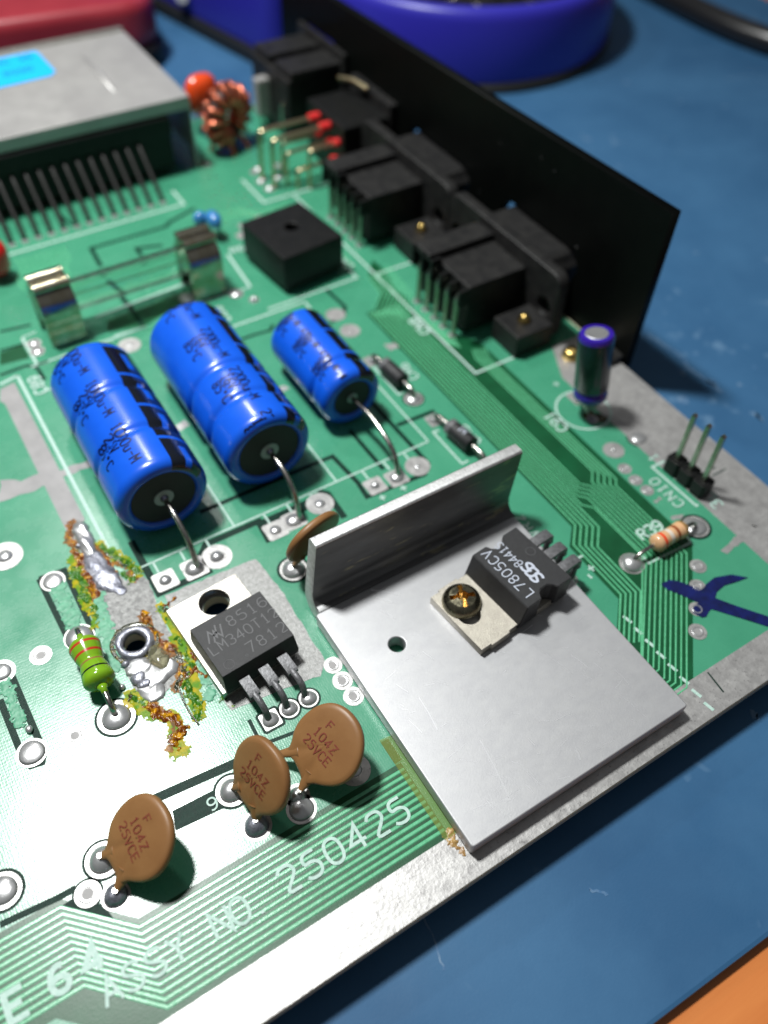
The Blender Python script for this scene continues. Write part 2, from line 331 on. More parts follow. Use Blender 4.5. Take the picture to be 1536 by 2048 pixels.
# ------------------------------------------------------------------ plotter lettering
F = {
 '0': [[(1,0),(3,0),(4,1.5),(4,4.5),(3,6),(1,6),(0,4.5),(0,1.5),'c']], '1': [[(1,4.8),(2.2,6),(2.2,0)],[(1,0),(3.4,0)]],
 '2': [[(0,4.8),(0.8,6),(3.2,6),(4,4.8),(3.8,3.4),(0,0),(4,0)]], 'G': [[(4,5),(3,6),(1,6),(0,4.6),(0,1.4),(1,0),(3,0),(4,1),(4,3),(2.4,3)]],
 '3': [[(0,5.4),(1,6),(3,6),(4,5),(3.6,3.4),(1.8,3.1)],[(1.8,3.1),(3.8,2.8),(4,1),(3,0),(1,0),(0,0.7)]],
 '4': [[(3,0),(3,6),(0,1.8),(4.2,1.8)]], '5': [[(3.8,6),(0.6,6),(0.3,3.4),(2.4,3.8),(4,2.8),(4,1),(3,0),(1,0),(0,0.7)]],
 '6': [[(3.6,5.6),(2.4,6),(0.8,5.2),(0,3),(0.2,1),(1.2,0),(3,0),(4,1),(4,2.4),(3,3.4),(1.2,3.4),(0.1,2.4)]],
 '7': [[(0,6),(4,6),(1.4,0)]], '8': [[(1,3.2),(0.2,4.4),(1,6),(3,6),(3.8,4.4),(3,3.2),(1,3.2),(0,1.6),(1,0),(3,0),(4,1.6),(3,3.2)]],
 '9': [[(0.4,0.4),(1.6,0),(3.2,0.8),(4,3),(3.8,5),(2.8,6),(1,6),(0,5),(0,3.6),(1,2.6),(2.8,2.6),(3.9,3.6)]],
 'A': [[(0,0),(2,6),(4,0)],[(0.7,2.2),(3.3,2.2)]], 'C': [[(4,5),(3,6),(1,6),(0,4.6),(0,1.4),(1,0),(3,0),(4,1)]],
 'E': [[(4,6),(0,6),(0,0),(4,0)],[(0,3.1),(3.2,3.1)]], 'F': [[(4,6),(0,6),(0,0)],[(0,3.2),(3.2,3.2)]],
 'L': [[(0,6),(0,0),(3.6,0)]], 'M': [[(0,0),(0,6),(2,2.6),(4,6),(4,0)]], 'N': [[(0,0),(0,6),(4,0),(4,6)]],
 'O': [[(1,0),(3,0),(4,1.5),(4,4.5),(3,6),(1,6),(0,4.5),(0,1.5),'c']], 'R': [[(0,0),(0,6),(3,6),(4,5),(4,4),(3,3),(0,3)],[(2,3),(4,0)]],
 'S': [[(4,5.2),(3,6),(1,6),(0,5),(0.2,3.8),(3.6,2.4),(4,1.2),(3,0),(1,0),(0,0.8)]], 'T': [[(0,6),(4,6)],[(2,6),(2,0)]],
 'V': [[(0,6),(2,0),(4,6)]], 'Y': [[(0,6),(2,3.2),(4,6)],[(2,3.2),(2,0)]], 'Z': [[(0,6),(4,6),(0,0),(4,0)],[(1.1,3),(3,3)]],
 'u': [[(0.3,4),(0.3,1),(1.2,0),(2.6,0),(3.6,1)],[(3.6,4),(3.6,0)]], '-': [[(0.4,3),(3.8,3)]], '.': [[(1.2,0),(2,0)]], ' ': [],
 '*': [[(1.2,4.6),(2,4),(2.8,4.6),(2,5.4),'c']], '+': [[(2,0.8),(2,5.2)],[(0,3),(4,3)]],
 'i': [[(1,4.2),(2.2,6),(2.2,0)]],
}
CURVY = set('0235689CSOuR')
def lettering(mb, txt, size, stroke, fn, z=0.0, adv=1.42, slant=0.0, mi=0, cond=1.0):
    """fn(u, v, z) maps the lettering plane onto the printed surface"""
    s = size/6; x = 0; kz = 0
    for ch in txt:
        for path in F.get(ch, []):
            closed = path[-1] == 'c'; pts = [p for p in path if p != 'c']
            if ch in CURVY: pts = smooth_path(pts, 2, closed)
            else:
                q = []
                for i in range(len(pts)-1 + (1 if closed else 0)):
                    a, b = Vector(pts[i]), Vector(pts[(i+1) % len(pts)]); q += [tuple(a.lerp(b, t)) for t in (0, .33, .66)]
                pts = q if closed else q + [pts[-1]]
            pts = [((p[0]*cond + slant*p[1])*s + x, p[1]*s) for p in pts]
            L_, R_ = offset_sides(pts, stroke/2, closed); n = len(pts); kz = (kz+1) % 4; zz = z + kz*0.008
            vs = [fn(p.x, p.y, zz + .0009*i) for i, p in enumerate(L_)] + [fn(p.x, p.y, zz + .0009*i) for i, p in enumerate(R_)]
            mb.add(vs, [(i, (i+1) % n, n+(i+1) % n, n+i) for i in range(n if closed else n-1)], mi)
        x += 4*s*adv*cond
    return mb
def plane_map(o, deg, zb=0.0):
    a = radians(deg); ux, uy = cos(a), sin(a)
    return lambda u, v, z: (o[0] + u*ux - v*uy, o[1] + u*uy + v*ux, zb + z)

# ------------------------------------------------------------------ bench: mat and wooden desk
MZ = -5.0
def quad_slab(name, pts, z0, z1, m, bevel=0.3):
    mb = MB(); mb.prism(pts, z0, z1); return mb.build(name, m, None, bevel=bevel, seg=2)
o = quad_slab('rubber_mat', [(-190, -69.5), (196, -82.5), (206, 330), (-190, 330)], MZ-1.6, MZ, M['mat'], 0.5)
o['kind'] = 'structure'
o = quad_slab('desk_top', [(-420, -420), (520, -420), (520, 620), (-420, 620)], MZ-20, MZ-1.62, M['wood'], 1.0)
o['kind'] = 'structure'
# pale scuffs worn into the mat
def scuff(pts, wd, rn):
    mb = MB(); P_ = smooth_path(pts, 2)
    P_ = [(x+rn.uniform(-.15,.15), y+rn.uniform(-.15,.15)) for x, y in P_]
    ribbon(mb, P_, wd, MZ+0.02); return mb
matstuff = MB()
for pts, wd in (([(53.08, 6.91), (53.77, 2.43), (54.05, -1.71), (52.87, -4.13), (53.43, -8.99), (53.43, -11.92)], 0.5),
                ([(50.85, 9.86), (51.87, 7.61), (52.38, 4.85)], 0.25), ([(53.53, -8.30), (54.06, -9.80)], 1.0),
                ([(59.16, 27.69), (55.73, 16.59), (57.78, 11.89)], 0.2),
                ([(145.66, 74.63), (154.05, 73.57), (157.27, 70.17)], 0.25),
                ([(-36.84, -51.54), (-37.24, -56.02), (-38.06, -59.99)], 0.22), ([(-19.99, -61.91), (-18.70, -63.32)], 0.3),
                ([(11.67, -56.38), (11.85, -57.29)], 0.7), ([(54.15, -18.05), (54.33, -19.54)], 0.9)):
    s_ = scuff(pts, wd, rnd); matstuff.add(s_.v, s_.f)
for c in ((92.11, 69.84), (91.88, 67.76), (121.09, 85.64), (79.94, 20.75), (57.55, -12.11), (46.08, -9.83), (134.31, 63.74), (165.36, 85.71), (51.12, -4.65), (63.42, -10.21)):
    matstuff.prism(ragged(circle(c, rnd.uniform(.3, 1.0), 9), .22, .4, rnd), MZ+0.005, MZ+0.03)
o = matstuff.build('scuff_marks', M['scuff']); o['kind'] = 'stuff'; tag(o, 'pale scuffs and dust specks worn into the blue mat', 'scuffs')

# ------------------------------------------------------------------ the circuit board
board = thing('circuit_board', 'green printed circuit board with tinned border lying on the blue mat', 'circuit board')
BX0, BX1, BY0, BY1 = -150.0, 38.4, -55.3, 111.0
holes = [circle((-51.00, -10.42), 1.35), circle((-40.1, -10.9), 1.75)]
plate('board_slab', [(BX0,BY0),(BX1,BY0),(BX1,BY1),(BX0,BY1)], holes, -1.6, 0.0, M['laminate'], board, bevel=0.22, res=3)
plate('copper_pour', [(BX0+.5,BY0+.45),(BX1-.5,BY0+.45),(BX1-.5,BY1-.45),(BX0+.5,BY1-.45)], [circle((-51.00, -10.42), 1.36), circle((-40.1,-10.9), 1.76)], 0.004, 0.035, M['pour'], board)
Z1, Z2, Z3, Z4 = 0.045, 0.06, 0.085, 0.13
def sheet(name, poly, z, m, th=0.012, parent=board):
    mb = MB(); mb.prism(poly, z-th, z); return mb.build(name, m, parent)
# tinned border along the front and the right edge
rn2 = random.Random(3)
sheet('tinned_border', [(BX0+.5,BY0+.1),(BX1-.15,BY0+.1),(BX1-.15,-2.0),(BX1-.15,8.0),(30.8,8.0),(27.2,1.0),(27.2,-50.2),(BX0+.5,-50.2)], Z2, M['tin'], 0.03)
# bare laminate areas carrying tracks
sheet('bare_area', [(8.1,31.5),(8.1,-24.0),(5.5,-26.6),(5.5,-36.6),(0.9,-41.2),(0.9,-50.18),(5.5,-50.18),(20.8,-34.9),(20.8,15.5),(17.5,19.5),(15.9,19.5),(15.9,31.5)], Z1+.001, M['bare'])
sheet('bare_area', [(14.06, 40.57), (13.34, 34.93), (8.19, 29.64), (7.92, 20.24), (13.77, 18.38), (14.53, 23.32), (16.67, 31.01), (16.57, 35.32), (17.85, 40.75), (17.50, 44.58)], Z1, M['bare'])
NF = 13
def fy(i): return -41.1 - i*(9.0/12.4)
sheet('bare_area', [(-31.2,-40.5),(-62.6,-40.5),(-68.6,-34.6),(-104,-34.6),(-104,-44.7),(-72.4,-44.7),(-66.6,-50.18),(-31.2,-50.18)], Z1, M['bare'])
# tracks: each is a raised lacquered strip of its own
def trace(pts, wd=0.36, name='trace', m='trace', h=0.055):
    mb = MB(); ribbon(mb, pts, wd, Z1+.002, h); return mb.build(name, M[m], board)
for i in range(NF-1):
    y = fy(i) - .25; k = i*0.06
    trace([(-31.3,y),(-62.8-k*.6,y),(-68.8-k*.6,y+5.9),(-104,y+5.9)], 0.40)
# right hand bundle
for k in range(5):
    X = 17.7 + .5*k; Xn = 16.2 + .65*k; yb = -17.4 - .75*k; sh = X - Xn
    c = 46.9 + .96*(k+4); yt = Xn - c
    trace([(X+ (.9 if k < 5 else 0), 14.2-.2*k),(X, 12.0-.2*k),(X, yb),(Xn, yb-sh*1.1),(Xn, yt),(Xn-(yt-(-45.9-.6*(k+4)))*1.0, -45.9-.6*(k+4)),(Xn-(yt-(-45.9-.6*(k+4)))-2.4-.5*k, -46.1-.6*(k+4))] , 0.23)
for m_ in range(4):
    X = 14.4 - .62*m_; Xn = 15.55 - .65*m_; yb = -18.4 - .5*m_; j = 3 - m_
    c = 46.9 + .96*j; yt = Xn - c; ye = -45.3 - .6*j
    trace([(X, 31.2),(X, yb),(Xn, yb-1.2),(Xn, yt),(Xn-(yt-ye), ye),(Xn-(yt-ye)-1.6, ye-.1)], 0.23)
for i in range(5):
    X = 8.75 + .66*i; y1 = -24 - .5*i
    trace([(X, 31.2),(X, y1),(X-2.5, y1-2.6),(X-2.5, -36.2-.25*i),(X-2.5-5.6, -41.9-.25*i)], 0.25)
for i in range(1):
    trace([(11.98, 31.2),(11.98,-21.6),(13.2,-23.0),(13.2,-33.0),(1.4,-45.3)], 0.23)
# tracks of the upper bundle that jog left of the joystick port
for i in range(9):
    a = 3.3*i
    trace([(14.06, 40.57) if i == 0 else ((14.06, 40.57)[0]+.62*i, (14.06, 40.57)[1]+.1*i), ((13.34, 34.93)[0]+.60*i, (13.34, 34.93)[1]-.35*i), ((8.19, 29.64)[0]+.62*i, (8.19, 29.64)[1]-.55*i+1.0), (8.75+.62*i, 31.0-.1*i)], 0.24)
for i in range(6):
    trace([(10.9+.62*i, 62-.4*i),(10.9+.62*i, 48.5-.2*i),(9.9+.62*i, 45.5-.2*i)], 0.22)
# five tracks leaving the near joystick port
for i in range(5):
    trace([(18.0, 19.0+2.6*i-.4),(17.2-.25*i, 18.2+2.6*i-.8),(17.1-.28*i, 15.6+.4*i)], 0.24)
# chevron tracks beside the cartridge socket
for k in range(9):
    dx = 13*k
    trace([((-39.13, 80.09)[0]+1.05*k, 76.6),((-39.13, 80.09)[0]+1.05*k, 73.2-.1*k),((-39.13, 80.09)[0]+1.05*k-1.7, 70.6-.1*k),((-39.13, 80.09)[0]+1.05*k-1.7, 66.8)], 0.33)
for k in range(5):
    trace([(-6.05, 77.65), (-6.05, 77.65)] if False else [(-3.2+.0*k, 72.8-.75*k),(3.2, 72.8-.75*k),(6.2, 69.8-.75*k),(12.8, 69.8-.75*k)], 0.25)
# isolation grooves in the copper
def gap(pts, wd=0.85, closed=False, z=Z1):
    mb = MB(); ribbon(mb, pts, wd, z, 0.006, closed, top=.9); return mb.build('isolation_groove', M['gap'], board)
gap([(-45.50, 4.85), (-45.49, 4.35), (-45.52, -5.02), (-38.64, -5.06), (-38.55, -2.33), (-37.04, -0.78), (-29.12, -0.80), (-29.38, -4.33), (-26.88, -4.40)], 1.0)
gap([(-35.40, 4.80), (-18.59, 4.82), (-14.07, 4.74), (-13.51, -1.70), (-13.78, -4.65), (-8.77, -4.94), (-4.24, -5.23), (-2.56, -3.66), (-2.77, 4.96), (-2.92, 11.62)], .75)
gap([(-2.22, 5.39), (4.62, 5.13)], .75)
gap([(-9.04, 8.11), (-8.91, -1.33)], .7)
gap([(-18.52, -6.35), (-18.36, -1.28), (-19.30, -0.18)], 1.0)
sheet('bare_area', [(-29.02, -0.76), (-19.24, -0.66), (-18.62, -2.45), (-21.24, -2.19), (-23.61, -2.70), (-27.15, -4.33), (-29.17, -4.35)], Z1, M['gap'])
gap([(-3.93, 76.68), (-9.86, 74.67), (-11.61, 73.46), (-26.29, 73.44), (-26.70, 67.12)], .8)
gap([(-14.45, 67.92), (-19.01, 69.36), (-19.06, 66.80)], .8)
gap([(-27.17, 63.35), (-26.66, 53.85), (-26.60, 47.63)], .9)
gap([(-47.73, 57.57), (-42.74, 56.86)], .6); gap([(-49.13, 52.75), (-45.50, 52.56), (-44.35, 51.75)], .5)
gap([(-50.86, 46.82), (-46.65, 47.03), (-45.69, 46.48), (-45.23, 45.37), (-45.11, 42.26)], .6)
sheet('bare_area', [(-49.28, 52.25), (-45.47, 52.40), (-45.50, 48.64), (-50.17, 49.20)], Z1, M['bare'])
sheet('bare_area', [(-31.21, 51.82), (-23.45, 52.02), (-16.25, 53.07), (-16.20, 50.36), (-26.34, 47.17), (-32.40, 48.64)], Z1, M['bare'])
gap([(5.44, 41.11), (5.83, 34.87), (4.17, 32.57), (1.46, 32.37)], .7)
gap([(-14.81, 35.84), (-11.44, 35.87), (-8.48, 35.56), (-7.43, 36.67)], .6)
gap([(-26.74, 82.30), (-27.55, 87.13)], .6); gap([(17.59, 81.72), (14.37, 78.91), (14.63, 76.09)], .6)
gap([(9.68, 58.44), (9.90, 61.27), (6.34, 60.31)], .5)
gap([(-57.69, 0.65), (-57.18, -7.94), (-56.72, -7.89)] if False else [(-58.00, 5.10), (-54.71, 4.81), (-54.78, -5.87), (-55.49, -7.13), (-57.11, -7.57), (-57.77, -6.01), (-58.00, 5.10)], .75)
gap([(-65.97, -4.90), (-65.33, -5.60), (-65.19, -7.11), (-65.01, -18.51), (-65.58, -19.55), (-66.74, -19.31), (-67.19, -18.22), (-67.31, -9.51)], .8)
gap([(-70.93, -21.91), (-61.14, -22.60), (-52.60, -23.59), (-51.23, -23.55)] if False else [(-75.73, -38.33), (-75.73, -38.33)] if False else [(-43.62, -23.33), (-37.55, -23.25)], .1)
gap([(-43.54, -26.90), (-43.71, -30.42), (-38.48, -31.23)], .45)
sheet('bare_area', [(-55.37, -32.20), (-49.62, -32.46), (-49.23, -34.93), (-55.91, -34.39)], Z1, M['gap'])
gap([(-56.74, -29.94), (-44.98, -31.06)], 1.1)
gap([(-74.43, -33.90), (-68.55, -34.44), (-66.88, -34.44)], .7)
sheet('bare_area', [(-68.88, -35.41), (-66.98, -35.17), (-66.19, -36.90), (-65.11, -37.23), (-64.67, -39.27), (-63.62, -40.20), (-66.18, -38.01)], Z1+.003, M['gap'])
sheet('bare_area', [(-30.9,-37.3),(-31.9,-37.3),(-31.9,-40.3),(-30.9,-40.3)], Z1+.002, M['bare'])
# scratched or exposed tin
rn3 = random.Random(5)
sheet('tinned_strip', [(-51.81, 43.58), (-49.40, 44.06), (-49.48, 11.67), (-52.37, 8.24), (-52.11, 39.94), (-52.60, 40.87)], Z2+.003, M['strip'])
sheet('scratched_strip', ragged([(-57.36, 24.57), (-54.64, 22.97), (-52.01, 23.32), (-50.69, 21.98), (-48.68, 22.27), (-45.30, 22.12), (-45.50, 20.74), (-51.43, 20.63), (-53.80, 19.95), (-55.68, 20.73), (-58.53, 20.59)], .22, 1.0, rn3), Z2, M['strip'])
plate('heat_patch', ragged([(-45.03, -5.67), (-32.33, -6.42), (-31.80, -12.58), (-32.09, -24.69), (-33.58, -26.20), (-37.12, -25.64), (-44.79, -24.81), (-45.15, -20.78), (-45.32, -7.65)], .10, .8, rn3), [circle((-40.1,-10.9), 1.78)], Z1+.004, Z2+.01, M['patch'], board)
for poly in ([(23.16, -37.77), (30.36, -36.78), (31.12, -37.86), (23.43, -38.73)], [(21.35, -29.95), (22.50, -29.99), (23.37, -30.51), (22.58, -30.90), (21.33, -30.47)], [(21.48, -26.45), (22.72, -26.30), (23.08, -26.85), (21.52, -26.92)],
             [(-31.56, 22.38), (-29.86, 22.90), (-29.65, 21.52), (-31.34, 21.01)], [(-14.39, 22.03), (-12.92, 22.27), (-12.68, 21.04), (-14.32, 20.64)], [(6.28, 22.68), (8.02, 22.28), (8.34, 20.89), (6.32, 20.86)], [(-1.14, 64.48), (1.43, 65.40), (1.35, 63.09), (-0.88, 62.41)], [(30.30, -36.64),(34.78, -36.17),(33.61, -37.21),(30.68, -37.60)]):
    sheet('scratched_patch', ragged(poly, .18, .6, rn3), Z2+.002, M['tin'])
mb = MB()
for a, b_ in ((((30.50, -26.36)), ((34.30, -26.25))), (((32.68, -27.29)), ((35.52, -27.32))), (((7.64, -50.53)),((7.30, -53.53)))):
    ribbon(mb, [a, b_], .22, Z2+.012)
mb.build('scratch', M['gap'], board)
sheet('ink_mark', [((11.99, -37.73)), ((13.50, -37.88)), ((14.32, -38.56)), ((15.48, -40.29)), ((16.17, -41.27)), ((17.30, -40.91)), ((19.03, -40.70)), ((21.40, -41.55)), ((23.03, -43.09)), ((21.06, -42.77)), ((19.22, -42.34)), ((17.56, -42.56)), ((16.67, -43.14)), ((17.97, -45.21)), ((20.54, -48.83)), ((20.22, -51.12)), ((17.96, -48.08)), ((14.92, -44.11)), ((14.35, -44.22)), ((13.49, -44.60)), ((12.92, -44.44)), ((12.41, -43.33)), ((13.04, -42.71)), ((14.18, -42.48)), ((13.67, -41.63)), ((13.09, -40.45)), ((12.11, -38.84))], Z4+.01, M['ink'])
# ------------------------------------------------------------------ silkscreen
def silk(pts, wd=0.27, closed=False):
    mb = MB(); ribbon(mb, pts, wd, Z3, 0, closed); return mb.build('silkscreen_line', M['silk'], board)
silk([(-46.4,0.05),(0,0.05)]); silk([(0,0.05),(0,33.5)]); silk([(-16.1,0.2),(-16.1,39.6)]); silk([(-32.4,0.2),(-32.4,39.6)])
silk([(-48.53, 45.34), (-48.59, 2.31)], .5); silk([(-51.51, 44.61), (-48.53, 45.34)], .5)
silk([(-46.2,39.7),(-34,39.7)], .4); silk([(-26.2,46.8),(-46,46.3)], .4); silk([(-14.8,39.6),(0.3,39.7)], .4); silk([(0.3,39.7),(0.3,37.4)], .4)
silk([(-26.29, 46.83), (-31.70, 47.03)], .4); silk([(-36.83, 45.96), (-32.03, 46.16)], .1)
for a in ((-44.33, -0.14), (-40.54, 0.03), (-36.78, -0.13), (-27.95, -0.03), (-24.36, -0.24), (-20.55, -0.21), (-11.84, -0.07), (-8.16, -0.14), (-4.60, 0.02)):
    silk([(a[0], 0.0), (a[0], -1.9)], .3)
silk([(-45.07,54.2),(-45.0,46.3)], .45); silk([(-45.0,46.3),(-43.2,46.3)], .45); silk([(-45.07,54.2),(-42.6,54.6)], .3)
silk([(-32.79, 53.51), (-15.75, 54.86)], .45); silk([(-5.2,59.2),(-6.0,48.2)], .5); silk([(-6.0,48.2),(-16,48.2)], .3)
silk([(12.3,50.3),(12.0,41.2),(-6.2,40.9)], .4)
silk([(15.45,72),(15.45,9.05),(27.4,9.05)], .42); silk([(15.45,40.3),(24.5,40.3)], .42)
silk([(8.9,82),(8.9,72),(24,72)], .5)
silk([(-60,78.4),(-5.2,79.1),(-5.2,84.8)], .5)
silk([(3.09, 17.91), (1.74, 18.55), (1.71, 11.07), (2.59, 11.10)], .3); silk([(2.78, 1.21), (1.74, 1.32), (1.76, -6.32), (2.89, -6.28)], .3)
silk(circle((25.2,-6.6), 4.35, 40), .32, True)
silk([(28.46, -21.40), (26.01, -21.38), (26.23, -30.25), (26.63, -30.26)], .38); silk([(30.01, -29.26), (30.19, -30.49), (28.59, -30.43)], .38)
silk([(13.22, -32.15), (13.04, -34.32), (20.61, -34.73), (21.10, -33.38)], .32)
silk([(4.67, -28.65), (6.07, -28.69)], .3); silk([(4.55, -31.49),(4.69, -32.24)], .3)
y = -38.9
while y > -55.0:
    silk([(4.2, y), (4.45, y-1.35)], .42); y -= 2.05
def stext(t, o, deg, size=1.7, st=.26, **k):
    mb = MB(); lettering(mb, t, size, st, plane_map(o, deg), Z4, **k); return mb.build('silkscreen_text', M['silk'], board)
stext('ASSY', (-68.0,-46.4), 0, 2.5, .34, adv=1.36); stext('NO.', (-56.6,-46.5), 0, 2.6, .34, adv=1.2); stext('250425', (-48.9,-46.4), 0, 2.7, .36, adv=1.5)
stext('64', (-71.9,-42.9), 0, 2.5, .60, adv=1.95); stext('E', (-76.0,-42.9), 0, 2.6, .60)
stext('CN10', (25.06, -29.12), 90, 1.6, .24, adv=1.5); stext('3', (29.8,-32.2), 90, 1.7, .27); stext('1', (28.24, -20.56), 90, 1.5, .24)
stext('CN8', (15.0,21.6), 90, 1.7, .34, adv=1.45); stext('CN9', (15.0,53.0), 90, 1.6, .3)
stext('CR6', (6.9,12.9), 90, 1.6, .27, adv=1.35); stext('CR5', (7.0,-4.1), 90, 1.7, .27, adv=1.35)
stext('C91', (20.4,-8.6), 90, 1.7, .3, adv=1.3); stext('VR2', (3.3,-22.8), 90, 1.5, .26, adv=1.5)
stext('R39', (15.2,-31.0), 0, 1.7, .34, adv=1.3)
stext('C88', (-13.0,41.4), 90, 1.8, .34, adv=1.3); stext('C89', (-45.6,39.4), 90, 1.8, .36, adv=1.3)
stext('CR4', (13.4,44.5), 90, 1.6, .3); stext('R6', (-4.2,59), 0, 1.6, .3)
for p in ((-8.26, -6.02), (-11.85, -6.01), (5.79, -30.98), (25.44, 0.20)): stext('+', (p[0]-.65, p[1]-.7), 0, 1.5, .24)
for p in ((-56.12, 25.17),): stext('C13', (p[0]-3, p[1]), 90, 1.7, .3)
stext('C', (-60.5,-33.2), 0, 1.4, .2); stext('9', (-51.8,-34.5), 0, 1.4, .2)
# ------------------------------------------------------------------ pads and solder joints
def pad(c, r=1.9, dome=0.0, dr=None, ring=0.0, sq=False, m='tin', dm='solder', n=28, dimple=0.0):
    mb = MB()
    ol = rrect(c[0]-r, c[0]+r, c[1]-r, c[1]+r, r*.22) if sq else circle(c, r, n)
    mb.prism(ol, Z1, Z2+.035); p = mb.build('solder_pad', M[m], board)
    if ring:
        g = MB(); ribbon(g, (rrect(c[0]-r-.15, c[0]+r+.15, c[1]-r-.15, c[1]+r+.15, r*.25) if sq else circle(c, r+ring*.35, n)), ring, Z1+.004, .01, True, top=.9); g.build('isolation_groove', M['gap'], board)
    if dome:
        d = MB(); d.lathe([(dr or r*.85, 0), ((dr or r*.85)*.82, dome*.45), ((dr or r*.85)*.55, dome*.8), ((dr or r*.85)*.25, dome), (.02, dome*1.02)], (c[0], c[1], Z2+.03), (0,0,1), 24, wob=.03)
        d.build('solder_joint', M[dm], p, smooth='all')
    elif dimple:
        d = MB(); d.lathe([(dimple*1.35, -.01), (dimple*1.2, .05), (dimple*.95, .05), (dimple*.8, -.01)], (c[0], c[1], Z2+.035), (0,0,1), 20)
        d.build('via_rim', M['solder'], p, smooth='all')
        d = MB(); d.prism(circle(c, dimple*.8, 14), Z2+.03, Z2+.042); d.build('via_bottom', M['strip'], p)
    return p
for px, r, dm_, dr in (((-36.66, -3.45), 2.05, .55, .95), ((-20.21, -2.37), 2.0, .3, .8), ((-4.24, -3.38), 1.9, .12, .4), ((3.25, 33.74), 1.75, 0, 0), ((3.20, 28.72), 1.75, .06, .3), ((23.36, -15.76), 1.65, .25, .4),
                       ((-60.68, 10.94), 2.35, .35, 1.0), ((-36.18, -38.49), 1.9, .15, .9), ((-30.48, 43.64), 1.9, .1, .6)):
    pad(px, r, dm_, dr)
pad((28.48, -15.80), 1.65, .35, 1.3, ring=.3)
for px, r in (((22.20, -19.50), 1.05), ((22.03, -22.06), 1.05), ((22.14, -24.40), 1.0), ((18.55, -38.20), 1.15), ((16.06, -40.55), 1.1), ((13.32, -43.15), 1.1), ((10.86, -45.66), 1.2), ((-31.56, -25.74), 1.15), ((-31.63, -28.17), 1.25), ((-31.55, -30.63), 1.25), ((-61.37, -6.15), 1.35), ((-61.39, -18.39), 1.2), ((1.47, 66.57), .9), ((5.60, 67.28), 1.1), ((5.24, 90.81), .9), ((12.39, 83.42), .9), ((-39.07, 59.47), .9)):
    pad(px, r, dimple=r*.5)
pad((11.02, -33.18), 1.75, .95, 1.6); pad((23.32, -33.03), 1.9, .35, 1.6, ring=.45)
pad((-56.53, -18.65), 2.2, .6, 1.7, ring=.35); pad((-56.52, -6.09), 1.9, .55, 1.75); pad((-56.58, 3.79), 1.6, .25, 1.3)
pad((-66.11, -6.00), 1.7, .3, 1.2); pad((-66.18, -17.87), 1.75, .3, 1.5)
pad((-63.52, -33.24), 1.9, .9, 1.5, ring=.35); pad((-63.71, -37.30), 1.5, 1.1, 1.25, dm='oldsolder'); pad((-66.05, -35.64), 1.35, dimple=.75, ring=.3); pad((-73.25, -30.86), 1.9, .4, 1.5, ring=.4)
pad((-48.92, -33.54), 1.8, .8, 1.4, ring=.35); pad((-48.36, -38.40), 1.7, 1.2, 1.35, dm='oldsolder'); pad((-43.03, -37.80), 1.4, .8, 1.0); pad((-43.35, -39.30), 1.7, .5, 1.4)
pad((-28.84, -10.52), 1.85, .9, 1.6, ring=.45)
for c, sq in (((-41.4,-28.2), True), ((-38.85,-28.1), False), ((-36.25,-28.1), False)):
    pad(c, 1.12 if sq else 1.2, .45, 1.0, ring=.3, sq=sq)
pad((-44.05, -3.51), 1.5, .45, .85, sq=True); pad((-40.02, -3.66), 1.6, .65, 1.3, sq=True)
pad((-27.83, -3.42), 1.5, .35, .85, sq=True); pad((-24.80, -3.15), 1.5, .5, 1.2, sq=True); pad((-11.69, -3.45), 1.45, .5, .7, sq=True); pad((-8.16, -3.72), 1.5, .6, 1.1, sq=True)
pad((2.37, 20.20), 1.25, .7, .9, sq=True); pad((3.27, 9.09), 1.55, .5, 1.3, ring=.3); pad((3.42, 3.38), 1.25, .7, .9, sq=True)
pad((26.3,-3.9), 1.4, .5, .9, sq=True); pad((25.0,-9.0), .9, .15, .5, dm='oldsolder')
mb = MB()
for c in ((26.25, -9.41),(25.11, -8.10)): mb.prism(ragged(circle(c, 1.1, 12), .35, .3, rn3), Z1, Z1+.03)
mb.build('scorch_mark', M['char'], board)
# joystick port joints, cartridge socket joints, supply socket joints
for y0 in (19.1, 50.0):
    for i in range(5): pad((17.9, y0+2.7*i), .85, .85, .75)
    for i in range(4): pad((20.8, y0+1.35+2.7*i), .8, .5, .6)
for i in range(24): pad((-8.6-2.49*i, 81.6), .75, .5, .55)
for c in ((12.2,76.0),(12.0,79.4),(13.6,84),(15.6,79),(17.6,83.5)): pad(c, 1.1, .5, .85)
pad((-43.85, 51.76), 1.2, .35, .8); pad((-43.95, 49.62), 1.2, .3, .9); pad((-38.58, 61.77), 1.0, .3, .7); pad((-16.94, 50.62), 1.5, .3, 1.0); pad((-7.10, 44.53), .9, .6, .7); pad((-15.34, 55.11), .8, .5, .5); pad((-9.08, 47.65), 1.3, .3, 1.0)
# yellowed tape left under the heat sink, rosin at its corner
sheet('clear_tape', [(-31.9,-37.0),(-30.3,-37.2),(-30.3,-50.4),(-31.9,-50.3)], Z4+.02, alpha_sheet(mat('yellow_tape', (0.30, 0.36, 0.06), 0.2), 0.22), 0.01)

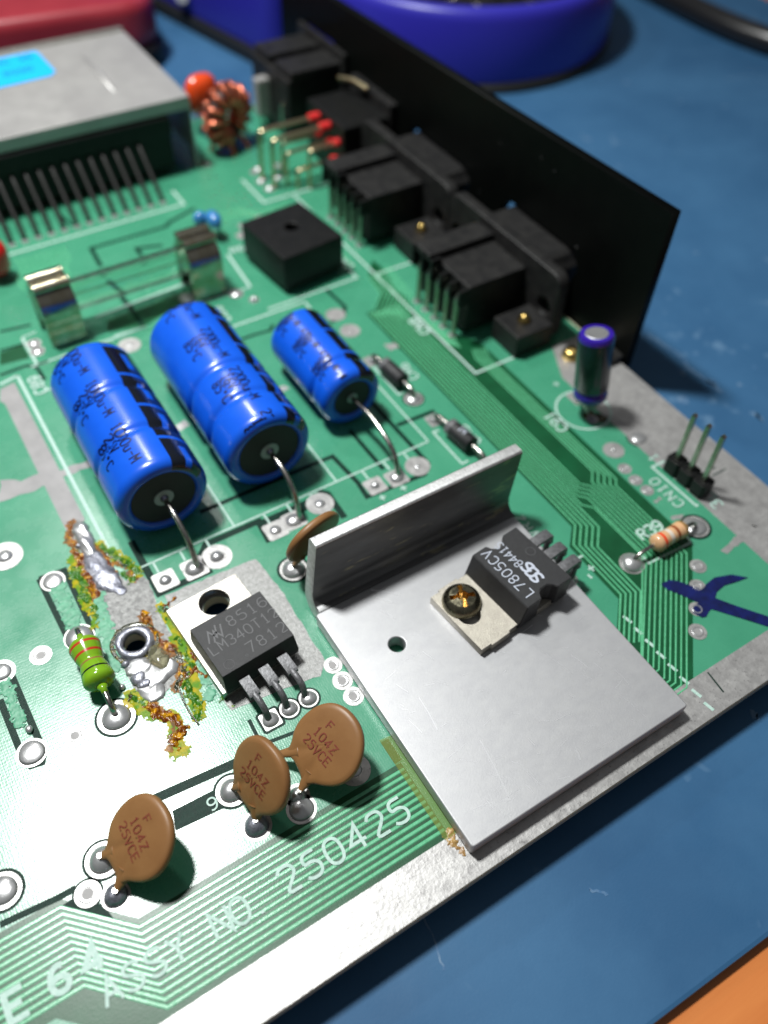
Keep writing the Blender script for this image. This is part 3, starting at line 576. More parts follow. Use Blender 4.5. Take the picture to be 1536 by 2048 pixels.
# ------------------------------------------------------------------ heat sink with its upright fin
hs = thing('heat_sink', 'L shaped aluminium heat sink plate with upright fin, screwed under the black 7805 regulator', 'heat sink', (-14.8, -36, 0))
def loc(p, o): return tuple(p[i]-o[i] for i in range(len(p)))
ho = (-14.8, -36, 0)
pl = rrect(-30.5-ho[0], 0.8-ho[0], -53.0-ho[1], -19.6-ho[1], .35, 3)
plate('base_plate', pl, [circle((-24.05-ho[0], -28.4-ho[1]), 1.05)], 0.35, 2.4, M['alu'], hs, bevel=0.16, res=2)
mb = MB()
prof = [(-19.62,.35),(-18.2,.35),(-16.9,.75),(-16.0,1.7),(-15.75,3.0),(-15.55,12.25),(-15.75,12.55),(-17.15,12.6),(-17.4,12.35),(-17.65,4.0),(-18.0,3.0),(-18.7,2.45),(-19.62,2.4)]
mb.extr(prof, lambda u, v, t: (t*(15.6 if t > 0 else 15.35) + (-14.85 + .11*v) - ho[0], u - ho[1], v), -1, 1)
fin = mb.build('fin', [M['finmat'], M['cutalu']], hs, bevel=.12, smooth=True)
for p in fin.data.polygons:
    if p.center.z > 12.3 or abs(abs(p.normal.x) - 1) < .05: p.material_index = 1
# scratches on the plate
mb = MB(); rn = random.Random(21)
for a, b_, wd in (((-25.73, -35.76), (-26.18, -40.24), .16), ((-22.74, -43.74), (-23.97, -50.73), .16), ((-24.51, -50.72), (-23.89, -50.97), .35), ((-6.69, -40.63), (-6.09, -42.99), .16), ((-3.65, -41.57), (-3.46, -42.74), .12),
                  ((-14.17, -50.35), (-14.56, -51.50), .22), ((-14.51, -35.11), (-13.41, -36.18), .08), ((-16.11, -23.87), (-14.79, -26.45), .10), ((-3.45, -44.98), (-3.37, -47.53), .07), ((-23.22, -23.15), (-22.24, -25.12), .12), ((-22.61, -19.99), (-19.84, -22.54), .25), ((-22.66, -21.29), (-21.27, -23.01), .3)):
    a = (a[0]-ho[0], a[1]-ho[1]); b_ = (b_[0]-ho[0], b_[1]-ho[1]); ribbon(mb, [a, ((a[0]+b_[0])/2+.1, (a[1]+b_[1])/2), b_], wd, 2.412)
for _ in range(85):
    x, y = rn.uniform(-14, 13), rn.uniform(-16, 9); a = rn.uniform(-1.5, .3); l = rn.uniform(.25, 2.4)
    ribbon(mb, [(x, y), (x+l*.5*cos(a)+rn.uniform(-.05,.05), y+l*.5*sin(a)), (x+l*cos(a), y+l*sin(a))], rn.uniform(.03, .10), 2.406 + .0004*(_ % 9))
o = mb.build('scratch', mat('bright_scratch', (0.85,0.85,0.87), .3, .7), hs); o['kind'] = 'stuff'

# ------------------------------------------------------------------ power regulators
def to220(name, label, o, rz, texts, zb, thick_leg=False, tabm='nickel', bev=0.35, tabfree=(5.6, 15.4)):
    """local frame: legs leave towards -y, tab towards +y; origin under the middle of the body"""
    t = thing(name, label, 'voltage regulator', o, rz, 'voltage regulators')
    return t
# the left one, lying flat on the board
r1o = (-39.85, -18.6, 0.0); r1 = to220('voltage_regulator', 'grey black regulator printed 8516 LM340T12 7812 lying flat on the tinned patch', r1o, radians(4.5), None, 0)
tab = [(-5.0,-4.6),(5.0,-4.6),(5.0,9.2),(4.3,10.6),(-4.8,10.6),(-5.0,10.3)]
plate('tab', [(-5.4,-4.1),(-5.4,10.2),(4.6,10.2),(4.6,-4.1)], [circle((0.2, 7.85), 1.95)], 0.12, 1.42, M['tabshine'], r1, bevel=.08)
mb = MB()
n4 = lambda x0, x1, y0, y1, z: [(x0,y0,z),(x1,y0,z),(x1,y1,z),(x0,y1,z)]
def frustum(mb, lo, hi, z0, z1, mi=0):
    mb.add(n4(*lo, z0) + n4(*hi, z1), [(3,2,1,0),(4,5,6,7),(0,1,5,4),(1,2,6,5),(2,3,7,6),(3,0,4,7)], mi)
frustum(mb, (-4.95,4.95,-4.45,4.2), (-5.0,5.0,-4.5,4.25), 1.43, 2.3); frustum(mb, (-5.0,5.0,-4.5,4.25), (-4.85,4.85,-3.75,4.05), 2.3, 4.5)
mb.build('body', M['epoxy'], r1, bevel=.10)
mb = MB(); lettering(mb, '8516', 1.45, .15, plane_map((-.7,1.55), 2), 4.52, adv=1.5)
lettering(mb, 'LM340T12', 1.4, .15, plane_map((-4.3,-.75), 2), 4.52, adv=1.42, cond=.9); lettering(mb, '7812', 1.45, .15, plane_map((-.6,-2.95), 2), 4.52, adv=1.5)
for dx in (0, .62):
    ribbon(mb, [(-3.9+dx, .95-.35*dx), (-3.3+dx, 2.5-.35*dx), (-2.7+dx, 1.25-.35*dx), (-2.15+dx, 2.9-.35*dx)], .2, 4.525)
mb.build('marking', M['print'], r1)
mb = MB(); ribbon(mb, circle((-3.4,-2.75), .62, 24), .07, 4.51, .02, True); ribbon(mb, circle((-1.1,-2.9), .14, 12), .07, 4.51, .02, True); mb.build('mould_mark', M['print'], r1)
for i in range(3):
    x = -2.6 + 2.6*i; mb = MB()
    mb.extr([(-4.4,2.9),(-6.6,2.9),(-7.0,2.7),(-7.0,2.15),(-6.6,2.35),(-4.4,2.35)], lambda u, v, q: (x + q, u, v), -.68, .68)
    mb.tube(smooth_path([(x,-6.7,2.6),(x+.05,-8.0,2.55),(x+.1,-9.0,1.7),(x+.15-.12*i,-9.45,.1)], 3), [.42]*2+[.40]*50, 8, flat=.8)
    mb.build('leg', M['leg'], r1, smooth=True)
# the one clamped to the heat sink
r2o = (-6.7, -29.2, 0.0); r2 = to220('voltage_regulator', 'black regulator printed L7805CV screwed onto the aluminium heat sink plate', r2o, radians(96.0), None, 2.4)
# local: legs towards +x of the board, so the frame is turned a quarter
plate('tab', [(-4.75,-4.5),(-4.75,5.6),(-5.0,5.6),(-5.0,8.6),(-4.75,8.6),(-4.75,10.1),(4.75,10.1),(4.75,8.6),(5.0,8.6),(5.0,5.6),(4.75,5.6),(4.75,-4.5)], [circle((0, 7.9), 1.5)], 2.42, 3.72, M['nickel'], r2, bevel=.06)
mb = MB()
body = [(-5.0,-4.3),(-5.0,-1.9),(-4.3,-1.55),(-3.9,-1.0),(-3.9,.1),(-4.3,.65),(-5.0,1.0),(-5.0,4.3),(5.0,4.3),(5.0,1.0),(4.3,.65),(3.9,.1),(3.9,-1.0),(4.3,-1.55),(5.0,-1.9),(5.0,-4.3)]
mb.prism(body, 3.1, 6.9); bd = mb.build('body', M['epoxy'], r2)
bm = bmesh.new(); bm.from_mesh(bd.data)
for v in bm.verts:     # sloping tab side
    if v.co.z > 5 and v.co.y > 4.2: v.co.y -= 1.0
bmesh.ops.bevel(bm, geom=[e for e in bm.edges if e.calc_face_angle(0) > .6], offset=.09, segments=2, affect='EDGES'); bm.to_mesh(bd.data); bm.free()
mb = MB(); lettering(mb, 'L7805CV', 1.35, .15, plane_map((-3.75, 1.1), 0), 6.92, adv=1.42, cond=.95)
lettering(mb, '84415', 1.15, .13, plane_map((.15, -.95), 0), 6.92, adv=1.28, cond=.9)
for dx, ch in ((0,'S'),(.92,'G'),(1.80,'S')): lettering(mb, ch, 1.45, .34, plane_map((-3.0+dx, -1.45 - .10*dx), 0), 6.925 + .005*dx, slant=.12, cond=1.1)
mb.build('marking', M['printw'], r2)
mb = MB(); ribbon(mb, circle((1.0,-3.0), .62, 24), .06, 6.905, .015, True); mb.build('mould_mark', M['print'], r2)
for i in range(3):
    x = -2.54 + 2.54*i; mb = MB()
    mb.extr([(-4.2,5.2),(-7.9,5.25),(-8.6,4.9),(-8.9,3.2),(-8.35,3.2),(-8.15,4.5),(-7.8,4.7),(-4.2,4.65)], lambda u, v, q: (x + q, u, v), -.72, .72)
    mb.tube([(x,-8.62,3.4),(x,-8.65,1.4),(x,-8.7,.1)], .45, 8); mb.build('leg', M['leg'], r2, smooth=True, bevel=.05)
for i in range(3): pad((r2o[0]+8.7, r2o[1]-2.54+2.54*i+.9), 1.05, .5, .85)
# screw
scr = thing('machine_screw', 'round cross slot machine screw clamping the 7805 tab to the heat sink', 'screw', (-14.35, -28.1, 3.72)); scr.scale = (1.22, 1.22, 1.1)
mb = MB()
N_ = 48; vs = []; fs = []
rings = [(2.05,0),(2.05,.25),(1.98,.55),(1.75,.95),(1.35,1.25),(.9,1.42)]
mb.lathe(rings[:5], n=N_, cap=False)
hd = mb.build('head', M['zinc'], scr, smooth='all')
def cross(a):   # slot outline radius at angle a
    k = (a % (pi/2)) - pi/4; return 1.36 if abs(abs(k)-pi/4) < .26 else .62
mb = MB(); top = []; slot = []; bot = []
angs = [2*pi*i/96 for i in range(96)]
for a in angs:
    top.append((1.36*cos(a), 1.36*sin(a), 1.25)); r = cross(a+.35)
    z = 1.25 + .17*(1-r/1.36)
    slot.append((r*cos(a)*.985, r*sin(a)*.985, z)); bot.append((r*cos(a)*.62, r*sin(a)*.62, .35))
mb.add(top+slot, [(i,(i+1)%96,96+(i+1)%96,96+i) for i in range(96)], 0)
mb.add(slot+bot, [(i,(i+1)%96,96+(i+1)%96,96+i) for i in range(96)] + [tuple(range(96,192))], 1)
mb.build('cross_slot', [M['zinc'], M['bronze']], scr)
mb = MB(); mb.lathe([(1.3,-3.6),(1.3,.02)], n=20); mb.build('shank', M['zinc'], scr, smooth=True)

# ------------------------------------------------------------------ axial electrolytics
def axial(label, cx, y0, y1, r, zc, grooves, lines, off, lead_end, bend, rr, seed, tilt=0.0, gap_=0.0, ns=4, st=(46, 82)):
    rn = random.Random(seed)
    t = thing('electrolytic_capacitor', label, 'capacitor', (cx, y0, 0), radians(tilt), 'blue axial capacitors')
    L = y1 - y0; prof = []
    ys = [0, .12, .35, .75, 1.3] + [1.3 + (L-2.6)*i/90 for i in range(1, 90)] + [L-1.3, L-.75, L-.35, L-.1, L]
    def rad(y):
        q = r
        e = min(y, L-y)
        if e < 1.3: q = r - 1.35*(1 - sqrt(max(0, 1-(1-e/1.3)**2)))
        for g in grooves: q -= .46*math.exp(-((y-g)/.6)**2)
        return q
    N_ = 72
    black = set()
    mb = MB(); vs = []; fs = []; ms = []
    for y in ys:
        for i in range(N_):
            a = 2*pi*i/N_; vs.append((rad(y)*sin(a), y, zc + rad(y)*cos(a)))
    def isblack(a, y):       # the minus stripe printed down one side, broken by bars, with slim islands
        d = math.degrees(a); P_ = L/ns; ph = ((y+off) % P_)/P_
        if not (st[0] < d < st[1]): return False
        if ph < .09: return False
        if st[0]+19 < d < st[0]+27 and .30 < ph < .80: return False
        return True
    for k in range(len(ys)-1):
        ym = (ys[k]+ys[k+1])/2
        for i in range(N_):
            a = 2*pi*(i+.5)/N_
            fs.append((k*N_+i, k*N_+(i+1)%N_, (k+1)*N_+(i+1)%N_, (k+1)*N_+i)); ms.append(1 if isblack(a, ym) else 0)
    n0 = len(vs); rb = r - 1.9
    # rolled lip, sunk seal
    for (q, y) in ((rad(0)-.35, .1), (rb, .35), (rb-.02, .55)):
        for i in range(N_): a = 2*pi*i/N_; vs.append((q*sin(a), y, zc+q*cos(a)))
    base = [0] + [n0+N_*j for j in range(3)]
    for j in range(3):
        for i in range(N_): fs.append((base[j]+i, base[j+1]+i, base[j+1]+(i+1)%N_, base[j]+(i+1)%N_)); ms.append(0)
    fs.append(tuple(len(ys)*N_ - N_ + i for i in range(N_))); ms.append(0)
    mb.v = vs; mb.f = fs; mb.mi = ms
    mb.build('sleeve', [M['sleeve'], M['sleeveblack']], t, smooth='all')
    mb = MB(); mb.lathe([(rb+.05,0),(rb,-.06),(r*.3,-.02)], (0,.42,zc), (0,-1,0), 48); mb.build('end_seal', M['rubber'], t, smooth=True)
    mb = MB(); mb.lathe([(rr,0),(rr,.12),(rr*.5,.2)], (0,.42,zc), (0,-1,0), 28); mb.build('rivet', M['greyring'], t, smooth=True)
    mb = MB(); mb.lathe([(rr*.5,0),(rr*.36,.5),(.42,.7)], (0,.35,zc), (0,-1,0), 20); mb.build('terminal', M['lead'], t, smooth=True)
    mb = MB(); wr = .40
    le = (lead_end[0]-cx, lead_end[1]-y0)
    mb.tube(smooth_path([(0,.2,zc), (0,-1.2,zc+.05), bend[0], bend[1], (le[0]*1.0, le[1], .9), (le[0], le[1], .05)], 4), wr, 12); mb.build('lead', M['lead'], t, smooth=True)
    mb = MB(); mb.tube([(0,L-.3,zc),(0,L+2.5,zc),(.1,L+4.5,zc-1.5),(.1,L+5,.1)], wr, 10); mb.build('lead', M['lead'], t, smooth=True)
    # printing runs towards the lead end, three lines to a repeat
    mb = MB(); pitch, txts, size, ang0, start = lines
    dth = size*1.16/r; k = 0; y = start
    while y > -1:
        for row, tx in enumerate(txts):
            a0 = ang0 - row*dth; ys_ = y - (0.5 if row else 0) - (.35*row)
            def fn(u, v, z, a0=a0, ys_=ys_):
                yy = min(L-.2, max(.25, ys_ - u)); a = a0 + v/r; q = rad(yy) + .035 + z; return (q*sin(a), yy, zc + q*cos(a))
            sub = MB(); lettering(sub, tx, size, .2, fn, 0, adv=1.42, cond=.78)
            ok = [f for f in sub.f if all(.3 < sub.v[i][1] < L-.5 for i in f)]
            mb.add(sub.v, ok)
        y -= pitch
    mb.build('marking', M['sleevetext'], t)
    return t
axial('left blue capacitor printed 1000u-M, its wire bent down behind the 7812 regulator', -39.9, 3.7, 31.8, 6.35, 6.6, (8.0, 17.2), (9.6, ('1000u-M', '25V', '85*C'), 1.5, -.40, 29.2), 2.0, (-39.6,-3.9), ((.1,-3.2,6.5),(.3,-6.5,4.6)), 1.35, 1, tilt=-.5, st=(22, 70))
axial('long middle blue capacitor printed 2200u-M, its wire ending behind the small ochre disc', -24.1, 4.2, 33.4, 6.45, 6.65, (6.2, 13.0), (9.9, ('2200u-M', '16V', '85*C'), 1.45, -.04, 31.5), 5.0, (-24.0,-3.4), ((.2,-3.4,6.4),(.2,-6.6,4.6)), 1.35, 2, tilt=-.8, st=(28, 68))
axial('shortest right blue capacitor printed 470u-M with a thin pale lead', -7.9, 9.0, 27.0, 5.0, 5.2, (4.2,), (5.9, ('470u-M', '50V', '85*C'), 1.05, -.40, 24.6), 1.0, (-7.9,-3.6), ((.25,-4.5,5.6),(.2,-11.0,4.2)), .85, 3, ns=3, st=(15, 58))

# ------------------------------------------------------------------ ochre disc capacitors
def disc_cap(label, a, b_, r, lean, dc, text=True, shift=0.0, thick=1.15, yaw=0.0):
    """a, b_: the two solder points; the disc hinges on the line between them, leaning by lean (0 = upright)"""
    A, B = Vector((a[0], a[1], 0)), Vector((b_[0], b_[1], 0)); mid = (A+B)/2; ax = (B-A); rz = atan2(ax.y, ax.x)
    t = thing('ceramic_disc_capacitor', label, 'capacitor', (mid.x, mid.y, 0), rz, 'ochre ceramic discs')
    h = ax.length/2; q = Matrix.Rotation(yaw, 3, 'Z') @ Matrix.Rotation(lean, 3, 'X'); pv = Vector((0, 0, 1.1))
    def S(u, v, w_): return tuple(pv + q @ Vector((u + shift, w_, v + dc)))
    n = 84; prof = [(1.0, 0.0), (.99, .26), (.95, .42), (.85, .5), (.6, .55), (.3, .57), (.02, .575)]
    leadsL = [Vector((sx*h, 0, .8)) for sx in (-1, 1)]
    vs = []; fs = []
    rows = [(s_, w_) for s_, w_ in prof[::-1]] + [(s_, -w_) for s_, w_ in prof[1:]]
    # angles (in the disc plane) of the two wires: the coating bulges towards them
    an = [atan2(-dc, sx*h - shift) for sx in (-1, 1)]
    for s_, w_ in rows:
        for i in range(n):
            th = 2*pi*i/n; k = 0
            for q_ in an:
                d = (th - q_ + pi) % (2*pi) - pi; k += math.exp(-(d/.16)**2)
            rr_ = r*(s_ + .16*min(1, k)*(s_**6)) + (.06*sin(3*th+r*9) + .04*sin(5*th+h))*s_
            vs.append(S(rr_*cos(th), rr_*sin(th), w_*thick*(1 - .25*min(1, k)*s_)))
    m_ = len(rows)
    for k in range(m_-1):
        for i in range(n): fs.append((k*n+i, k*n+(i+1)%n, (k+1)*n+(i+1)%n, (k+1)*n+i))
    mb = MB(); mb.add(vs, fs)
    for sx, q_, lw in zip((-1, 1), an, leadsL):
        p0 = Vector(S(r*.80*cos(q_), r*.80*sin(q_), 0)); p1 = Vector(S(r*1.12*cos(q_), r*1.12*sin(q_), 0)); low = lw + Vector((0, 0, .5))
        pts = smooth_path([tuple(p0), tuple(p1), tuple(p1.lerp(low, .6) + Vector((0,0,-.1))), tuple(low)], 3); k_ = len(pts)
        mb.tube(pts, [.28 + .75*(1 - i/(k_-1))**1.7 for i in range(k_)], 12, flat=.62)
    mb.build('coating', M['disc'], t, smooth='all')
    for lw in leadsL:
        mb = MB(); mb.tube([(lw.x, 0, 1.5), (lw.x, 0, .05)], .27, 8); mb.build('lead', M['lead'], t, smooth=True)
    if text:
        mb = MB()
        def fn(u, v, z):
            dd = (u*u+v*v)/(r*r); w_ = .578 - .025*dd - .05*dd**3
            return S(u, v, -(w_*thick + .02 + z))
        jr = random.Random(int(r*100) + len(label))
        ja = jr.uniform(-.12, .12); ju, jv = jr.uniform(-.3, .3), jr.uniform(-.25, .25)
        for tx, u0, v0, adv in (('F', -1.35, 1.45, 1.4), ('104Z', -2.1, .0, 1.5), ('25VCE', -2.5, -1.45, 1.4)):
            lettering(mb, tx, .95, .15, lambda u, v, z: fn((u0+u)*cos(ja)-(v0+v)*sin(ja)+ju, (u0+u)*sin(ja)+(v0+v)*cos(ja)+jv, z), adv=adv)
        mb.build('marking', M['discink'], t)
    return t
disc_cap('flat ochre disc standing alone nearest the front left corner', (-63.6,-33.2), (-63.5,-37.3), 4.25, radians(-55), 5.3, shift=-.3)
disc_cap('narrow looking ochre disc turned sideways, left of the pair', (-48.8,-33.6), (-48.3,-38.3), 4.2, radians(-33), 4.7, shift=.05)
disc_cap('ochre disc on the right of the pair, nearest the heat sink', (-43.6,-32.6), (-42.8,-37.9), 4.4, radians(-54), 6.0, shift=1.7)
disc_cap('ochre disc seen edge on between the blue capacitor lead and the fin corner', (-28.9,-10.7), (-24.2,-9.6), 4.3, radians(14), 5.6, text=False)

# ------------------------------------------------------------------ small upright electrolytic
t = thing('radial_capacitor', 'small dark capacitor with violet rim standing upright above the C91 circle', 'capacitor', (25.0, -8.0, 0))
q = lambda z: (0.0 + (24.5-25.0)*(z/15), 0.0 + (-5.6+8.0)*(z/15), z)
ax = (Vector(q(15)) - Vector(q(0))).normalized(); A = Vector(q(3.6))
mb = MB(); N_ = 48
pr_ = [(1.7,0,0),(2.35,.05,0),(2.62,.4,0),(2.62,1.3,0),(2.35,1.75,0),(2.35,1.95,1),(2.62,2.3,1),(2.65,10.6,0),(2.62,11.1,0),(2.4,11.45,0),(1.75,11.5,0),(1.7,11.42,0)]
mb.lathe([(a, b_, c_) for a, b_, c_ in pr_], tuple(A), ax, N_); mb.build('sleeve', [M['violet'], M['navy']], t, smooth=True)
mb = MB(); mb.lathe([(1.72,11.44),(1.6,11.5),(.02,11.47)], tuple(A), ax, 32); mb.build('can_top', M['cantop'], t)
mb = MB(); Q = ax.to_track_quat('Z', 'Y')
for tx, a0, zt in (('10u', -2.2, 8.6), ('50V', -2.2, 6.0)):
    def fn(u, v, z): 
        a = a0 + v/2.65; p = A + Q @ Vector(((2.665+z)*cos(a), (2.665+z)*sin(a), zt - u)); return tuple(p)
    lettering(mb, tx, 1.2, .13, fn)
mb.build('marking', M['diodeband'], t)
mb = MB(); mb.tube([tuple(A + Q @ Vector((.3,-.6,.2))), tuple(A + Q @ Vector((.3,-.6,-1.5))), (0,0,.05)], .26, 8); mb.build('lead', M['lead'], t, smooth=True)
mb = MB(); mb.tube([tuple(A + Q @ Vector((-.6,1.0,.2))), tuple(A + Q @ Vector((-.6,1.0,-1.5))), (.3,3.2,.05)], .26, 8); mb.build('lead', M['lead'], t, smooth=True)

# ------------------------------------------------------------------ three pin header
t = thing('pin_header', 'black three pin header with tall bare pins beside the CN10 print', 'pin header', (28.3, -26.0, 0), radians(3))
for i in range(3):
    y = 2.54*(1-i); mb = MB()
    mb.prism([(-1.25,y-.85),(-.85,y-1.25),(.85,y-1.25),(1.25,y-.85),(1.25,y+.85),(.85,y+1.25),(-.85,y+1.25),(-1.25,y+.85)], .25, 2.75)
    mb.build('housing', M['plastic'], t, bevel=.1)
    mb = MB(); mb.box(-.32, .32, y-.32, y+.32, .05, 11.3); mb.add([(-.32,y-.32,11.3),(.32,y-.32,11.3),(.32,y+.32,11.3),(-.32,y+.32,11.3),(-.14,y-.14,11.7),(.14,y-.14,11.7),(.14,y+.14,11.7),(-.14,y+.14,11.7)], [(0,1,5,4),(1,2,6,5),(2,3,7,6),(3,0,4,7),(4,5,6,7)])
    o = mb.build('pin', M['pin'], t, bevel=.04)
    o.rotation_euler = (radians(-1.0), radians(0), 0)

# ------------------------------------------------------------------ resistors and diodes
def rod(name, label, cat, A, B, prof, mats, wire, r_w=.3, group=None, lift=.0):
    A = Vector((*A, 0)); B = Vector((*B, 0)); mid = (A+B)/2; d = (B-A); rz = atan2(d.y, d.x); h = d.length/2
    t = thing(name, label, cat, (mid.x, mid.y, 0), rz, group)
    return t, h
t, h = rod('resistor', 'lime green resistor with two red, gold and black rings at the left', 'resistor', (-56.40, -5.91), (-56.54, -18.51), 0, 0, 0)
zc = 2.45; L_ = 7.2; pr_ = []
rad_ = lambda s: 2.0 - .55*(math.sin(pi*s)**2)*0 if False else 0
xs_ = [i/40 for i in range(41)]
def dog(s):  # dog-bone outline: fat ends, slim waist
    e = .5 - abs(s-.5); R_ = 1.42 + .55*abs(math.cos(pi*s))**.9*1.0
    return max(.3, R_*min(1, sqrt(max(0, 1-(1-min(e/.16,1))**2))))
bands = [(.17,.215,1),(.34,.385,1),(.52,.56,2),(.70,.735,3)]
mb = MB(); P_ = []
for s in xs_ + [.171,.215,.341,.385,.521,.56,.701,.735]: P_.append(s)
P_ = sorted(set(P_)); pr_ = []
for i, s in enumerate(P_):
    m_ = 0
    if i < len(P_)-1:
        c = (s+P_[i+1])/2
        for b0, b1, mm in bands:
            if b0 < c < b1: m_ = mm
    pr_.append((dog(s), s*L_, m_))
mb.lathe(pr_, (-L_/2 - .25, 0, zc), (1,0,0), 36); mb.build('body', [M['green'], M['red'], M['goldband'], M['black']], t, smooth='all')
mb = MB(); mb.lathe([(.75,0),(.42,.5),(.4,1.0)], (L_/2-.35,0,zc), (1,0,0), 16); mb.build('collar', M['green'], t, smooth='all'); mb = MB(); mb.lathe([(.75,0),(.42,.5),(.4,.9)], (-L_/2-.15,0,zc), (-1,0,0), 16); mb.build('collar', M['green'], t, smooth='all')
mb = MB(); mb.tube(smooth_path([(L_/2-.2,0,zc),(h-.9,0,zc),(h-.1,0,1.6),(h,0,.05)], 3), .34, 10); mb.build('lead', M['lead'], t, smooth=True)
mb = MB(); mb.tube(smooth_path([(-L_/2-.2,0,zc),(-h+.5,0,zc-.3),(-h+.05,0,1.4),(-h,0,.05)], 3), .34, 10); mb.build('lead', M['lead'], t, smooth=True)

t, h = rod('resistor', 'tan resistor with orange, white and brown rings across the fine tracks', 'resistor', (11.02, -33.18), (23.00, -33.05), 0, 0, 0)
zc = 1.9; L_ = 6.1; pr_ = []; bands = [(.19,.27,1),(.40,.50,2),(.60,.68,3),(.84,.90,4)]
P_ = sorted(set([i/36 for i in range(37)] + [b for t_ in bands for b in (t_[0]+.001, t_[1])]))
def dog2(s):
    e = .5-abs(s-.5); return max(.28, (1.12 + .20*(abs(math.cos(pi*s))**1.6))*min(1, sqrt(max(0, 1-(1-min(e/.14,1))**2))))
for i, s in enumerate(P_):
    m_ = 0
    if i < len(P_)-1:
        c = (s+P_[i+1])/2
        for b0, b1, mm in bands:
            if b0 < c < b1: m_ = mm
    pr_.append((dog2(s), s*L_, m_))
mb = MB(); mb.lathe(pr_, (-L_/2+.35, 0, zc), (1,0,0), 32); mb.build('body', [M['tan'], M['vermilion'], M['white'], M['brown'], M['goldband']], t, smooth='all')
for s_ in (-1, 1):
    mb = MB(); mb.tube(smooth_path([(s_*2.7+.35,0,zc),(s_*(h-1.2),0,zc-.1),(s_*(h-.1),0,1.0),(s_*h,0,.1)], 3), .30, 10); mb.build('lead', M['lead'], t, smooth=True)

def diode(label, A, B, pos):
    t, h = rod('diode', label, 'diode', A, B, 0, 0, 0, group='black diodes'); zc = 1.6; L_ = 5.1
    mb = MB(); x0 = -L_/2 + pos
    mb.lathe([(1.05,0,1),(1.3,.08,1),(1.32,.1,1),(1.32,1.0,0),(1.32,1.02,0),(1.32,L_-.1,0),(1.22,L_,0),(.4,L_,0)], (x0,0,zc), (1,0,0), 32)
    mb.build('body', [M['epoxy'], M['diodeband']], t, smooth=True)
    mb = MB(); mb.tube(smooth_path([(x0+.1,0,zc),(-h+.9,0,zc),(-h+.1,0,1.2),(-h,0,.1)], 3), .42, 10, flat=.9); mb.build('lead', M['lead'], t, smooth=True)
    mb = MB(); mb.tube(smooth_path([(x0+L_-.1,0,zc),(h-.9,0,zc),(h-.1,0,1.0),(h,0,.1)], 3), .42, 10); mb.build('lead', M['brass' if False else 'lead'], t, smooth=True)
    return t
diode('black diode with grey band beside the CR6 print', (2.37, 20.20), (3.27, 9.09), .1)
t = diode('black diode marked 1N beside the CR5 print, its lead running behind the fin', (3.42, 3.38), (4.6,-8.2), .1)
mb = MB(); lettering(mb, '1N', .9, .14, lambda u, v, z: (-1.2+.6+u*.9+.3, (1.33+z)*sin(v/1.33-.3), 1.6+(1.33+z)*cos(v/1.33-.3))); mb.build('marking', M['printw'], t)

# ------------------------------------------------------------------ bridge rectifier
t = thing('bridge_rectifier', 'square black bridge rectifier block with a round hole in its top', 'rectifier', (4.0, 50.0, 0), radians(6))
plate('body', rrect(-6.3, 6.3, -6.6, 7.2, .35, 3), [circle((0.4, 1.0), 1.25)], 0.9, 7.5, M['plastic'], t, bevel=.2)
mb = MB(); mb.prism(circle((.4,1.0), 1.2, 16), 1.0, 1.4); mb.build('hole_bottom', M['rubber'], t)
for x, y in ((-5,-5),(5,-5),(-5,5.5),(5,5.5)):
    mb = MB(); mb.tube([(x,y,1.0),(x,y,.05)], .45, 8); mb.build('leg', M['leg'], t)

# ------------------------------------------------------------------ fuse and its spring clips
def clip(label, cx, rz):
    t = thing('fuse_clip', label, 'fuse clip', (cx, 52.4, 0), rz, 'fuse clips')
    for s_ in (-1, 1):   # two springy cheeks curled over the cap
        pr_ = [(3.0,.1),(2.6,2.0),(2.7,3.4),(3.15,5.0),(3.2,6.4),(2.8,7.9),(1.7,8.9),(.75,9.3),(.5,9.9),(.9,10.5),(1.7,10.6),(2.2,10.2)]
        pr_ = smooth_path(pr_, 2); lo, ro = offset_sides(pr_, .42)
        poly = [(p.x*s_, p.y) for p in lo] + [(p.x*s_, p.y) for p in ro[::-1]]
        mb = MB(); n = len(lo); x0, x1 = -2.9, 2.9
        vs = [(x0, p[0], p[1]) for p in poly] + [(x1, p[0], p[1]) for p in poly]; N2 = 2*n
        fs = [(i,(i+1)%N2,N2+(i+1)%N2,N2+i) for i in range(N2)]
        for i in range(n-1):
            fs += [(i, i+1, N2-2-i, N2-1-i), (N2+i, N2+N2-1-i, N2+N2-2-i, N2+i+1)]
        mb.add(vs, fs); ck = mb.build('spring_cheek', M['clip'], t, smooth=True)
        mb = MB(); mb.tube([(-2.9, s_*1.25, 9.95), (2.9, s_*1.25, 9.95)], .82, 16); mb.build('rolled_lip', M['clip'], ck, smooth=True)
    mb = MB(); mb.box(-2.4, 2.4, -3.0, 3.0, .5, .95); mb.build('base', M['clip'], t, bevel=.1)
    for s_ in (-1, 1):
        mb = MB(); mb.box(-.9, .9, 3.0*s_-.2, 3.0*s_+.2, .05, 1.2); mb.build('leg', M['clip'], t, bevel=.05)
    return t
clip('bright brassy fuse clip at the left end of the glass fuse', -38.6, radians(1)); clip('darker fuse clip at the right end of the glass fuse', -13.3, radians(1))
t = thing('glass_fuse', 'clear glass fuse lying between the two spring clips', 'fuse', (-26.0, 52.4, 0), radians(.7))
mb = MB(); mb.lathe([(2.6,-10.3),(2.6,10.3),(2.05,10.3),(2.05,-10.3),(2.6,-10.3)], (0,0,6.4), (1,0,0), 40, cap=False); 
o = mb.build('glass_tube', M['glass'], t, smooth=True)
for s_ in (-1, 1):
    mb = MB(); mb.lathe([(2.62,0),(2.65,.1),(2.65,5.4),(2.3,5.7),(.02,5.75)], (9.8*s_,0,6.4), (s_,0,0), 36); mb.build('end_cap', M['clip'], t, smooth=True)
